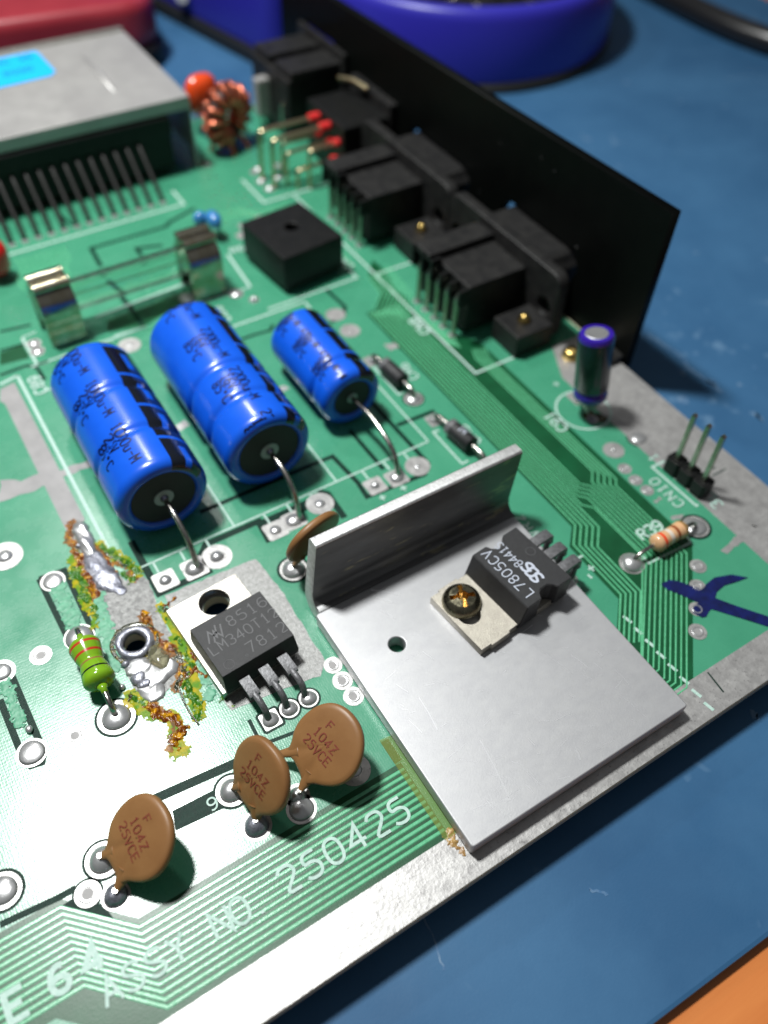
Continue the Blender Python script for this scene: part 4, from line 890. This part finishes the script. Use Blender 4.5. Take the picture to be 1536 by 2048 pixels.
mb = MB(); mb.tube([(-10,.1,6.3),(-4,.0,6.35),(4,-.1,6.3),(10,0,6.4)], .09, 6); mb.build('fuse_wire', M['lead'], t)
# little blue beads behind the right clip
for lab, px, r in (('pair of sky blue beads behind the darker fuse clip, the left bead', (-6.51, 67.49), 1.3), ('larger sky blue bead behind the darker fuse clip, nearer the rectifier', (-4.57, 65.63), 1.7)):
    t = thing('bead_capacitor', lab, 'capacitor', (px[0], px[1], 0)); mb = MB(); mb.blob((0,0,3.6), r, .1, squash=1.0); mb.build('coating', M['bluecer'], t, smooth='all')
    for s_ in (-1, 1): mb = MB(); mb.tube([(s_*.8,0,3.0),(s_*1.2,0,.05)], .25, 6); mb.build('lead', M['lead'], t)
t = thing('red_capacitor', 'glossy red resin capacitor at the left picture edge above the fuse', 'capacitor', ((-43.21, 72.42)[0], (-43.21, 72.42)[1], 0))
mb = MB(); mb.lathe([(.3,0),(1.8,.4),(2.5,1.4),(2.6,4.2),(2.2,5.6),(1.2,6.3),(.02,6.5)], (0,0,1.0), (0,0,1), 28); mb.build('coating', M['redcap'], t, smooth='all')
for s_ in (-1, 1): mb = MB(); mb.tube([(s_*.9,0,1.8),(s_*1.2,0,.05)], .25, 6); mb.build('lead', M['lead'], t)

# ------------------------------------------------------------------ joystick ports
def dport():
    t = thing('joystick_port', 'x', 'connector', (0, 0, 0), 0, 'nine pin joystick ports')
    # block behind the pins: a deep body with a raised step
    mb = MB(); mb.box(18.9, 30.6, -6.9, 6.9, 1.6, 10.2); mb.build('body', M['dusty'], t, bevel=.25)
    mb = MB(); mb.box(17.2, 30.6, 2.2, 6.7, 10.2, 11.5); mb.build('ridge', M['dusty'], t, bevel=.25)
    mb = MB()
    for i in range(6):
        mb = MB(); mb.box(16.9, 18.95, -7.0+2.72*i-.28+.1, -7.0+2.72*i+.28+.1, 7.2, 11.2 if i > 2 else 10.1)
        mb.build('comb_tooth', M['plastic'], t, bevel=.08)
    # flange
    ol = rrect(-15.4, 15.4, .3, 12.9, 2.2, 6)
    plate('flange', ol, [circle((-12.5, 6.0), 1.6, 20), circle((12.5, 6.0), 1.6, 20)], 0, 2.2, M['dusty'], t, bevel=.3, fn=lambda x, y, z: (30.6+z, x, y))
    dsh = [(-8.8,9.9),(-9.6,9.0),(-8.0,3.0),(-7.0,2.2),(7.0,2.2),(8.0,3.0),(9.6,9.0),(8.8,9.9),(8.2,11.0),(7.4,11.4),(-7.4,11.4),(-8.2,11.0)]
    mb = MB(); mb.extr(dsh, lambda u, v, q: (q, u, v), 32.6, 42.6); mb.build('shell', M['dusty'], t, bevel=.4)
    for s_ in (-1, 1):
        mb = MB(); mb.box(23.2, 30.7, 12.4*s_-3.3, 12.4*s_+3.3, .1, 4.3); lug = mb.build('mounting_lug', M['dusty'], t, bevel=.2)
        mb = MB(); mb.lathe([(1.15,0),(1.1,.5),(.8,.75),(.65,1.2),(.02,1.35)], (27.0, 12.4*s_, 4.28), (0,0,1), 24); mb.build('rivet', M['brass'], lug, smooth='all')
    for i in range(5):
        y = -5.4 + 2.7*i; mb = MB(); mb.tube([(19.5,y,8.3),(18.35,y,8.2),(18.0,y,7.9),(17.9,y,7.2),(17.9,y,.1)], .46, 8); mb.build('pin', M['pin'], t, smooth=True)
    for i in range(4):
        y = -4.05 + 2.7*i; mb = MB(); mb.tube([(21.0,y,2.2),(20.8,y,.1)], .36, 8); mb.build('pin', M['pin'], t, smooth=True)
    return t
d1 = dport(); d2 = copy_tree(d1)
d1.location = (0, 24.4, 0); d1['label'] = 'dusty black nine pin joystick port nearest the end of the black panel'
d2.location = (0, 55.3, 0); d2['label'] = 'black nine pin joystick port farther along, beside the supply socket'
# ------------------------------------------------------------------ black side panel
def D(yc, s=1.0): return [(yc-9.2*s,11.9),(yc-10.6*s,9.2),(yc-8.6*s,2.4),(yc+8.6*s,2.4),(yc+10.6*s,9.2),(yc+9.2*s,11.9)]
t = thing('side_panel', 'long upright black lacquered panel along the right edge of the board', 'panel', (38.7, -1.5, 0))
plate('sheet', [(0,-1.0),(0,27.7),(98,24.6),(121,23.9),(121,-1.0)],
      [[(a+1.5,b_) for a,b_ in D(24.4)], [(a+1.5,b_) for a,b_ in D(55.3)], [(88-7+x, z) for x, z in ((-4,3),(4,3),(4,12),(-4,12))], [(104+x, z) for x, z in ((-7,3.5),(7,3.5),(7,16.5),(-7,16.5))]],
      0, 1.7, M['panel'], t, bevel=.18, fn=lambda x, y, z: (z, x, y))
mb = MB(); r_ = random.Random(8)
for k in range(13):
    y = r_.uniform(0, 110); mb.blob((-.02, y, r_.uniform(1.5, 23)), r_.uniform(.08, .18), .2, squash=1.0, rn=r_)
o = mb.build('dust_specks', M['diodeband'], t); o['kind'] = 'stuff'
mb = MB(); mb.box(-6, 0.0, .6, 4.6, .05, 1.3); mb.build('foot', M['dusty'], t, bevel=.2)
t = thing('brass_rivet', 'shiny brass rivet in the board just behind the small violet capacitor', 'rivet', ((32.16, 4.51)[0], (32.16, 4.51)[1], 0))
mb = MB(); mb.lathe([(1.75,0.06),(1.7,.7),(1.35,1.25),(.8,1.5),(.02,1.6)], n=28); mb.build('head', M['brass'], t, smooth='all')

# ------------------------------------------------------------------ supply socket, switch, small parts at the back
t = thing('supply_socket', 'black round supply socket block with bent golden pins behind the joystick ports', 'connector', (24, 79, 0))
mb = MB(); mb.box(2.5, 13.5, -8.5, 6.5, .2, 11.5); mb.build('body', M['plastic'], t, bevel=.4)
mb = MB(); mb.box(13.0, 15.0, -9, 7, .2, 14.0); mb.build('flange', M['dusty'], t, bevel=.4)
for k, (y, z, x0, x1) in enumerate(((1.4, 10.0, -11.2, 2.6), (-3.0, 10.0, -10.6, 2.6), (-3.6, 7.0, -8.0, 2.6), (-5.5, 4.0, -6.6, 2.6), (1.0, 6.6, -6.6, 2.6), (-6.6, 8.0, -4.4, 2.6))):
    mb = MB(); mb.tube(smooth_path([(x1,y,z),(x0+.6,y,z),(x0,y,z-.6),(x0,y,.1)], 2), .62 if k < 2 else .5, 8, flat=.7); p = mb.build('pin', M['gold'], t, smooth=True)
    mb = MB(); mb.lathe([(.85,0),(.85,2.2 if k < 2 else 1.0),(.6,2.4 if k < 2 else 1.2)], (x1-.2,y,z), (-1,0,0), 14); mb.build('pin_red_reflection', M['redreflection'], p, smooth=True)  # added tube standing in for a red reflection on the pin
mb = MB(); mb.tube([(12.5,-1,14.2),(11.5,3,14.6),(10.2,6.5,14.0)], .5, 8); mb.build('earth_tag', M['gold'], t, smooth=True)
t = thing('power_switch', 'boxy black power switch with grooved top against the far end of the panel', 'switch', (32.3, 99, -1.4))
mb = MB(); mb.box(-7.5, 6.0, -8.5, 8.5, 1.6, 14.5); mb.build('body', M['dusty'], t, bevel=.5)
mb = MB(); mb.box(-6.8, 5.4, -8.8, -1.5, 14.5, 16.2); mb.build('top_pad', M['dusty'], t, bevel=.4)
mb = MB(); mb.box(-6.8, 5.4, 1.0, 8.0, 14.5, 16.2); mb.build('top_pad', M['dusty'], t, bevel=.4)
mb = MB(); mb.box(5.0, 6.2, -10, 10, 1.6, 18.0); mb.build('flange', M['dusty'], t, bevel=.4)
t = thing('crystal_can', 'small dull metal can standing left of the black power switch', 'component', (24.5, 100.5, 0))
mb = MB(); mb.box(-2.6, 2.0, -1.2, 1.2, 2.5, 10.5); mb.build('can', M['shield'], t, bevel=.5)
for s_ in (-1, 1): mb = MB(); mb.tube([(s_*1.4,0,2.6),(s_*1.4,0,.1)], .3, 6); mb.build('lead', M['lead'], t)
t = thing('white_bead', 'short white ceramic bead on wires in front of the power switch', 'component', (27.5, 93.0, 0))
mb = MB(); mb.lathe([(.5,-2.2),(1.15,-2.1),(1.2,2.1),(.5,2.2)], (0,0,8.2), (1,.15,.1), 20); mb.build('bead', M['ceramicwhite'], t, smooth=True)
for s_ in (-1, 1): mb = MB(); mb.tube(smooth_path([(s_*1.8,0,8.2),(s_*3.0,0,8.0),(s_*3.1,0,6.5),(s_*3.1,0,.1)], 2), .3, 6); mb.build('lead', M['lead'], t)
t = thing('toroid_choke', 'dark ring choke wound with glowing copper turns beside the metal shield', 'inductor', (12.6, 95.0, 0), radians(22))
mb = MB(); prof = [(5.6*cos(a)*.0, 0) for a in (0,)]
vs = []; fs = []; n1, n2 = 36, 14
for i in range(n1):
    A_ = 2*pi*i/n1
    for j in range(n2):
        B_ = 2*pi*j/n2; rr_ = 4.1 + 1.45*cos(B_); vs.append((rr_*cos(A_), 1.7*sin(B_), 7.2 + rr_*sin(A_)))
for i in range(n1):
    for j in range(n2): fs.append((i*n2+j, ((i+1)%n1)*n2+j, ((i+1)%n1)*n2+(j+1)%n2, i*n2+(j+1)%n2))
mb.add(vs, fs); mb.build('core', M['ferrite'], t, smooth='all')
for k in range(13):
    A_ = -1.0 + 2*pi*k/14.5; pts = []
    for j in range(15):
        B_ = 2*pi*j/14; rr_ = 4.1 + 2.0*cos(B_); a2 = A_ + .16*j/14; pts.append((rr_*cos(a2), 2.25*sin(B_), 7.2+rr_*sin(a2)))
    mb = MB(); mb.tube(pts, .58, 8); mb.build('winding', M['copper'], t, smooth='all')
for x, y in ((-1.6,-2),(1.4,-2.2),(2.6,1.5),(-2.4,1.5)):
    mb = MB(); mb.tube(smooth_path([(x,y*.6,3.0),(x*1.3,y*1.3,1.8),(x*1.5,y*1.6,.1)], 2), .5, 8); mb.build('lead', M['copper'], t, smooth='all')
t = thing('orange_capacitor', 'glossy orange resin capacitor between shield corner and copper wound choke', 'capacitor', (11.2, 104.5, 0), radians(12))
mb = MB(); mb.lathe([(.5,0),(2.6,.3),(3.6,1.6),(3.7,4.5),(3.4,6.4),(2.2,7.6),(.02,8.0)], (0,0,4.2), (0,0,1), 28)
for i, v in enumerate(mb.v): mb.v[i] = (v[0]*1.05, v[1]*.6, v[2])
mb.build('coating', M['orange'], t, smooth='all')
mb = MB(); mb.lathe([(1.4,0),(1.4,1.6),(.02,1.7)], (-.6,-2.6,.9), (0,0,1), 16); mb.build('foot_bead', M['bluecer'], t, smooth=True)
for s_ in (-1, 1): mb = MB(); mb.tube([(s_*1.8,0,4.6),(s_*2.0,0,.1)], .35, 6); mb.build('lead', M['lead'], t)

# ------------------------------------------------------------------ cartridge socket and its shield box
t = thing('cartridge_socket', 'long black cartridge socket with a comb of slanted pins under the metal shield', 'connector', (-20, 90, 0))
mb = MB(); mb.box(-80, 18.5, .8, 13, 1.6, 12.3); mb.build('housing', M['plastic'], t, bevel=.3)
mb = MB(); mb.box(-80, 18.5, .0, 2.0, 8.6, 12.0); mb.build('lip', M['plastic'], t, bevel=.2)
mb = MB(); mb.tube(smooth_path([(11.4,1.2,8.2),(11.4,.2,7.9),(11.4,-7.6,1.3),(11.4,-8.3,.7),(11.4,-8.4,.05)], 2), .44, 8, flat=.8)
p0 = mb.build('pin', M['shadedpin'], t, smooth=True)
for i in range(1, 30):
    c = p0.copy(); COL.objects.link(c); c.location.x = -2.49*i
sh = thing('shield_box', 'grey tinned metal shield box with a cyan sticker at the upper left', 'metal shield', (-34, 107, 0))
so = (-34, 107)
mb = MB(); zt = 15.0; x0, x1, y0, y1 = -60-so[0], 3.2-so[0], 90.4-so[1], 125.0-so[1]
mb.box(x0, x1, y0, y1, zt-.35, zt); mb.build('top', M['shield'], sh, bevel=.15)
mb = MB(); mb.prism([(x0,y0-.02),(x1+.02,y0-.02),(x1+.02,y0+.35),(x0,y0+.35)], zt-2.4, zt-.36); mb.build('front_lip', M['shield'], sh, bevel=.05)
mb = MB(); mb.extr([(y0,zt-.36),(y0,.4),(y0+2.6,.4),(y0+3.4,3.5),(y1-3,3.5),(y1-2.6,.4),(y1,.4),(y1,zt-.36)], lambda u, v, q: (q, u, v), x1-.35, x1+.0); mb.build('side_wall', M['shield'], sh, bevel=.05)
mb = MB(); mb.box(x0, x1, y1, y1+1.6, zt-.6, zt+.5); mb.build('rear_lip', M['tabshine'], sh, bevel=.25)
mb = MB(); c0 = (-8.78, 116.93); c1 = (-8.68, 97.48)
mb.tube([(c0[0]-so[0], c0[1]-so[1], 14.75),((c0[0]+c1[0])/2-so[0], (c0[1]+c1[1])/2-so[1], 14.9),(c1[0]-so[0], c1[1]-so[1], 14.75)], [.5,.9,.4], 12, flat=.6); mb.build('pressed_rib', M['shield'], sh, smooth='all')
st = thing('sticker', 'bright cyan sticker with blurred print on the shield box', 'sticker', ((-23.61, 117.31)[0], (-23.61, 117.31)[1], 15.0))
sto = (-23.61, 117.31); q4 = [(-27.73, 110.01), (-17.27, 110.91), (-15.93, 112.50), (-16.28, 122.48), (-16.60, 123.46), (-23.74, 123.67)]
q4 = [(a-sto[0], b_-sto[1]) for a, b_ in q4]; dxy = (q4[5][0]-q4[0][0], q4[5][1]-q4[0][1])
q4[0] = (q4[0][0]-12, q4[0][1]-.3); q4[5] = (q4[5][0]-12, q4[5][1]-.3)
mb = MB(); mb.prism(q4, .02, .12); mb.build('film', M['sticker'], st)
mb = MB()
a0 = (-26.30, 114.92); a1 = (-24.68, 120.46)
lettering(mb, '25 0250', 1.6, .3, plane_map((a0[0]-sto[0]-3.4, a0[1]-sto[1]-.4), 3), .125); lettering(mb, 'FAC 25', 1.6, .3, plane_map((a1[0]-sto[0]-2.0, a1[1]-sto[1]-.4), 3), .125)
mb.build('marking', M['stickertext'], st)

# ------------------------------------------------------------------ burnt and resoldered area
rs = thing('solder_repair', 'messy scorched solder streak with amber and green flux crust beside the 7812 tab', 'solder')
rn = random.Random(9)
bare = [(-51.68, 11.84), (-50.45, 12.14), (-49.69, 11.49), (-49.66, 9.22), (-49.63, 6.22), (-49.63, 3.21), (-49.23, 1.36), (-48.48, -0.96), (-46.64, -0.66), (-45.95, -2.56), (-46.30, -5.09), (-46.58, -8.04), (-46.75, -10.70), (-46.52, -12.95), (-46.74, -14.06), (-47.71, -14.94), (-47.90, -16.44), (-49.02, -17.98), (-51.11, -19.02), (-52.67, -18.08), (-53.44, -16.08), (-53.45, -14.04), (-53.57, -12.22), (-53.02, -9.62), (-52.15, -8.05), (-53.67, -6.20), (-53.26, -4.03), (-52.00, -1.69), (-52.44, 0.39), (-51.92, 2.96), (-51.86, 6.37), (-52.14, 8.50)]
hx = (-51.00, -10.42)
plate('scraped_copper', ragged(bare, .10, .8, rn), [circle(hx, 1.4)], Z2+.006, Z2+.03, M['scraped'], rs)
def lumpy(name, pts, rad, m, zs=.5, seed=1):
    mb = MB(); pts = smooth_path([(a, b_, 0) for a, b_ in pts], 2); n = 16; r_ = random.Random(seed); vs = []; fs = []
    ph = [r_.uniform(0, 6) for _ in range(4)]; k_ = len(pts)
    for k, p in enumerate(pts):
        t_ = (Vector(pts[min(k+1,k_-1)]) - Vector(pts[max(0,k-1)])).normalized(); s_ = Vector((-t_.y, t_.x, 0)); f = k/(k_-1)
        i0 = f*(len(rad)-1); a = int(min(i0, len(rad)-2)); rr_ = rad[a]*(1-(i0-a)) + rad[a+1]*(i0-a); rr_ *= 1 + .12*sin(k*.9+ph[0]) + .08*sin(k*2.3+ph[1])
        for i in range(n+1):
            an = pi*i/n; vs.append(tuple(Vector(p) + s_*rr_*cos(an)*(1+.06*sin(3*an+k+ph[2])) + Vector((0,0,Z2+.02 + rr_*zs*sin(an)*(1+.15*sin(2*an*2+k*.7+ph[3]))))))
    for k in range(k_-1):
        for i in range(n): fs.append((k*(n+1)+i, k*(n+1)+i+1, (k+1)*(n+1)+i+1, (k+1)*(n+1)+i))
    fs += [tuple(range(n+1)), tuple((k_-1)*(n+1)+i for i in range(n, -1, -1))]
    mb.add(vs, fs); return mb.build(name, m, rs, smooth='all')
lumpy('solder_run', [(-50.52, 11.36), (-50.64, 9.20), (-50.77, 7.29), (-50.84, 5.18)], [.55, 1.15, 1.2, .9, .7], M['solder'], .62, 2)
lumpy('solder_run', [(-51.06, 7.26), (-50.84, 5.18), (-50.91, 2.74), (-50.53, 0.45), (-49.93, -1.56), (-49.17, -2.74)], [.5, .95, 1.35, 1.7, 1.4, .7, .3], M['oldsolder'], .30, 4)
lumpy('solder_run', [(-52.41, -12.68), (-51.87, -14.21), (-51.15, -15.59), (-49.29, -15.76), (-47.92, -14.98)], [.8, 1.5, 1.9, 1.6, .7], M['solder'], .28, 6)
lumpy('solder_run', [(-52.58, -16.29), (-51.74, -17.80), (-50.35, -18.26)], [.6, 1.5, .7], M['solder'], .3, 8)
for px_, r_ in (((-52.07, -16.44), .75), ((-52.33, -15.35), .9), ((-53.08, -12.76), .7), ((-51.80, 7.51), .5)):
    mb = MB(); mb.blob((px_[0], px_[1], .25), r_, .15); mb.build('solder_bead', M['oldsolder'], rs, smooth='all')
for px_, r_ in (((-65.53, -15.09), .45), ((-54.55, -15.41), .35)):
    mb = MB(); mb.blob((px_[0], px_[1], .3), r_, .05, squash=.9); mb.build('solder_ball', M['solder'], rs, smooth='all')
mb = MB(); mb.lathe([(1.36,-.3),(1.36,.30),(1.6,.62),(2.1,.55),(2.35,.35),(2.45,.0)], (hx[0],hx[1],Z2), (0,0,1), 36, wob=.05, cap=False); mb.build('hole_rim', M['oldsolder'], rs, smooth='all')
mb = MB(); ribbon(mb, circle(hx, 2.75, 30), .7, Z2+.035, .12, True); 
mb.v = [(x+rn.uniform(-.08,.08), y+rn.uniform(-.08,.08), z) for x, y, z in mb.v]; mb.build('burnt_ring', M['char'], rs, smooth='all')
# strip of flux glass over the lower joint
mb = MB()
from mathutils import noise as NZ
def crust(name, m, paths, cell=.11, hmax=.45, seed=0.0, rough_=1.0, keep=None):
    """one crust: a height field over the board, where it lies nearer to the paths than their ragged reach"""
    segs = []
    for pts, w_ in paths:
        for a, c in zip(pts, pts[1:]): segs.append((a[0], a[1], c[0], c[1], w_))
    x0 = min(min(q[0], q[2]) for q in segs) - 2; x1 = max(max(q[0], q[2]) for q in segs) + 2
    y0 = min(min(q[1], q[3]) for q in segs) - 2; y1 = max(max(q[1], q[3]) for q in segs) + 2
    nx, ny = int((x1-x0)/cell), int((y1-y0)/cell); H = {}
    for j in range(ny+1):
        for i in range(nx+1):
            x, y = x0+i*cell, y0+j*cell; best = -9
            for ax_, ay, bx, by, w_ in segs:
                dx, dy = bx-ax_, by-ay; L2 = dx*dx+dy*dy + 1e-9; t_ = max(0, min(1, ((x-ax_)*dx+(y-ay)*dy)/L2))
                d = math.hypot(x-ax_-t_*dx, y-ay-t_*dy); best = max(best, w_ - d)
            if best < -.7: continue
            n1 = NZ.noise(Vector((x*.9, y*.9, seed))); n2 = NZ.noise(Vector((x*2.3, y*2.3, seed+5))); n3 = NZ.noise(Vector((x*5.5, y*5.5, seed+9)))
            f = best + (.18 if hmax < .2 else .02) + .60*n1 + .45*n2 + .15*n3
            if f > 0: H[i, j] = (x, y, Z2 + .03 + min(hmax, f*.5)*(.6 + .7*max(-.4, n2)*rough_ + .35*max(-.4, n3)*rough_))
    vi = {}; vs = []; fs = []
    for (i, j) in H:
        q = [(i,j),(i+1,j),(i+1,j+1),(i,j+1)]
        if all(k in H for k in q):
            for k in q:
                if k not in vi: vi[k] = len(vs); vs.append(H[k])
            fs.append(tuple(vi[k] for k in q))
    mb = MB(); mb.add(vs, fs); o = mb.build(name, m, rs, smooth='all'); o['kind'] = 'stuff'; return o
crust('stain', M['stain'], [([(-53.10, 5.75), (-53.62, 1.19), (-53.67, -2.64), (-53.81, -5.17)], .95), ([(-49.57, 6.38), (-48.34, 3.69), (-47.02, 0.99), (-46.56, -0.99)], .75), ([(-46.59, -12.49), (-45.97, -15.34), (-47.24, -19.36), (-48.24, -23.31)], .95), ([(-54.18, -17.17), (-52.86, -19.77), (-51.13, -22.30), (-52.06, -26.04)], .9), ([(-46.19, -7.13), (-46.27, -10.98)], .5), ([(-44.02, -14.86), (-43.91, -19.80)], .3)], hmax=.02, seed=12.5, cell=.16)
crust('brown_stain', M['brownstain'], [([(-51.45, 12.12), (-52.46, 9.78), (-52.31, 7.22), (-52.31, 3.38), (-52.84, -1.45)], .45), ([(-48.75, -7.44), (-48.42, -11.80), (-47.56, -13.98), (-47.92, -17.38), (-49.10, -18.62)], .55), ([(-52.67, -19.29), (-51.42, -21.53), (-50.88, -22.45), (-52.59, -25.72)], .4), ([(-49.75, 5.89), (-48.14, 2.04), (-47.42, -1.41)], .2)], hmax=.035, seed=22.5, cell=.14)
crust('amber_flux', M['amber'], [([(-51.33, 12.05), (-52.20, 10.13), (-52.26, 7.78)], .25), ([(-52.14, 6.54), (-52.42, 3.45), (-52.74, 0.30), (-52.73, -1.51)], .55), ([(-49.80, 6.51), (-49.37, 3.54), (-49.02, 0.48)], .25),
    ([(-48.69, -7.12), (-48.62, -9.41), (-48.42, -11.80), (-47.68, -13.49)], .6), ([(-47.58, -15.99), (-47.61, -17.57), (-48.51, -18.75)], .4), ([(-52.74, -19.47), (-51.67, -21.38), (-50.78, -22.51), (-50.79, -23.97), (-52.01, -25.09)], .65),
    ([(-45.13, -14.20), (-45.81, -17.06), (-47.48, -18.44), (-49.16, -20.51)], .3), ([(-45.67, -7.17), (-44.04, -6.90)], .12), ([(-46.03, -18.13), (-45.51, -19.00)], .3)], seed=1.3)
crust('green_crust', M['limeflux'], [([(-53.54, 4.11), (-53.62, 1.19), (-53.60, -1.35)], .7), ([(-53.35, -2.84), (-53.68, -4.82)], .5), ([(-49.40, 6.08), (-48.34, 3.69), (-47.02, 0.99), (-46.77, -0.48)], .5), ([(-48.23, 0.38), (-47.98, -1.44)], .5),
    ([(-46.19, -7.13), (-46.28, -9.26)], .3), ([(-46.48, -12.55), (-46.00, -14.50), (-46.41, -17.50)], .45), ([(-47.95, -18.93), (-48.00, -21.36), (-48.30, -23.43)], .6), ([(-53.98, -17.29), (-53.07, -18.75)], .5), ([(-45.03, -23.01), (-44.55, -23.91)], .35)], seed=7.7)
crust('charred_crust', M['char'], [([(-49.19, 4.78), (-47.97, 2.13), (-46.88, -0.05), (-47.92, -1.29)], .12), ([(-52.71, -7.80), (-53.12, -9.89), (-53.99, -11.16)], .3), ([(-49.89, -7.96), (-49.01, -10.36), (-48.87, -11.95)], .2), ([(-47.16, -13.81), (-47.16, -16.24), (-47.56, -17.76), (-48.82, -18.56)], .45),
    ([(-45.96, -7.53), (-45.42, -8.20)], .3), ([(-52.94, 7.79), (-51.69, 7.44)], .12), ([(-54.08, -16.92), (-54.36, -17.96)], .2)], seed=3.1, hmax=.8)
wire = MB(); wire.tube(smooth_path([(*(-48.85, -18.78), .4), (*(-49.06, -20.57), .25), (*(-49.11, -22.42), .3), (*(-48.77, -24.47), .15)], 2), .12, 6); wire.build('burnt_strand', M['char'], rs)
# yellowed rosin blotches on the flank of the 7812 tab
mb = MB()
for px in ((-44.34, -14.67), (-44.36, -16.48), (-44.30, -18.37), (-44.18, -19.25)): mb.blob((px[0], px[1], .75), .45, .25, squash=.8)
mb.build('rosin_smear', M['amber'], rs, smooth='all')
# lump of rosin glass with dark threads over the joint near the hole
mb = MB(); mb.blob(((-49.32, -13.97)[0], (-49.32, -13.97)[1], .3), 1.5, .12, squash=.4); mb.build('clear_flux', mat('clear_flux', (0.80, 0.76, 0.50), 0.06, trans=0.9, ior=1.45, bump=.3, bscale=1.5), rs, smooth='all')
# wrinkled green mask near the left pads
_rs = rs; rs = board
crust('blistered_mask', M['blister'], [([(-56.47, 2.16), (-56.39, -4.06)], .9), ([(-52.38, -1.64), (-53.40, -6.87), (-54.08, -12.07)], .8), ([(-44.50, -14.58), (-46.34, -22.22)], .3)], hmax=.10, seed=4.4, rough_=.5)
crust('blistered_mask', M['blister'], [([(-66.25, -7.87), (-66.10, -13.22)], .6)], hmax=.12, seed=6.4, rough_=.7)
crust('rosin_smear', mat('dried_rosin', (0.42, 0.27, 0.10), 0.3, col2=(0.22, 0.11, 0.03), nscale=1.2, bump=.5, bscale=4), [([(-31.02, -50.03), (-31.23, -51.26), (-31.10, -52.56)], .45), ([(-31.34, -49.83), (-31.63, -50.71)], .25)], hmax=.3, seed=31.0)
rs = _rs

# ------------------------------------------------------------------ things on the bench behind
t = thing('wool_cup', 'round violet blue cup filled with dark wire wool behind the black panel', 'cup', (102, 136.5, MZ))
mb = MB(); mb.lathe([(39.5,0),(41.5,.8),(42.3,3),(42.3,16.5),(41.9,18.2),(41.0,19.2),(39.6,19.4),(38.6,18.8),(38.2,17.5),(38.0,3),(.1,2.5)], n=96); mb.build('wall', M['cup'], t, smooth=True)
mb = MB(); mb.lathe([(39.8,-.0),(40.5,.0),(42.8,.25),(43.2,1.2),(42.4,2.4)], n=96); mb.build('base_ring', M['rubber'], t, smooth=True)
mb = MB(); r_ = random.Random(4)
for i in range(520):
    a = r_.uniform(0, 2*pi); q = 37*sqrt(r_.random()); x, y, z = q*cos(a), q*sin(a), 14.5 + r_.uniform(-1.5, 3.2)
    p = [(x, y, z)]; d = r_.uniform(0, 6.3)
    for k in range(5): d += r_.uniform(.5, 1.5); x += 1.7*cos(d); y += 1.7*sin(d); z += r_.uniform(-.7,.7); p.append((max(-37,min(37,x)), max(-37,min(37,y)), z))
    mb.tube(p, .32, 4, flat=.35)
o = mb.build('wire_wool', M['wool'], t); o['kind'] = 'stuff'
mb = MB(); mb.lathe([(37.9,0),(.1,.2)], (0,0,13.5), n=48); mb.build('wool_bed', M['rubber'], t)
t = thing('soldering_stand', 'violet blue plastic soldering stand with black foot behind the power switch', 'stand', (60, 184, MZ), radians(-78))
mb = MB(); ol = rrect(-46, 46, -27.5, 27.5, 5, 6); mb.prism(ol, 3.5, 46); mb.build('housing', M['cup'], t, bevel=1.2, smooth=True)
mb = MB(); mb.prism(rrect(-47, 47, -28.5, 28.5, 6, 6), 0, 3.6); mb.build('foot', M['rubber'], t, bevel=.5)
t = thing('red_case', 'rounded dark red gadget case lying behind the shield box', 'case', (-38, 182, MZ), radians(-6))
mb = MB(); mb.prism(rrect(-62, 62, -28, 34, 10, 8), 5.0, 16.5); mb.build('upper_shell', M['case'], t, bevel=3.2, seg=5, smooth=True)
mb = MB(); mb.prism(rrect(-61, 63, -28.5, 33, 10, 8), .2, 5.2); mb.build('lower_shell', M['plastic'], t, bevel=1.4, seg=3, smooth=True)
t = thing('small_plug', 'small pale plug end beside the dark red case', 'plug', (33, 166, MZ)); mb = MB(); mb.lathe([(1.5,0),(1.8,.5),(1.8,7),(1.2,7.6)], (0,0,9), (.3,1,0), 20); mb.build('tip', M['ceramicwhite'], t, smooth=True)
def cable(label, pts, r):
    mb = MB(); mb.tube(smooth_path(pts, 3), r, 16); o = mb.build('cable', M['cable'], smooth='all'); tag(o, label, 'cable', 'black cables'); return o
cable('thick glossy black cable crossing the top right corner', [(*(166.12, 142.65), MZ+3.3), (*(165.73, 115.87), MZ+3.3), (*(165.37, 100.40), MZ+3.3), (*(166.49, 88.18), MZ+3.3), (*(169.12, 77.91), MZ+3.3), (*(176.82, 63.92), MZ+3.3)], 3.3)
cable('thin black cable branching left of the thick one at the top', [(*(169.91, 133.48), MZ+1.4), (*(168.17, 117.52), MZ+1.4), (*(167.91, 105.95), MZ+1.4), (*(168.92, 99.00), MZ+1.4), (*(166.68, 85.56), MZ+1.4)], 1.4)
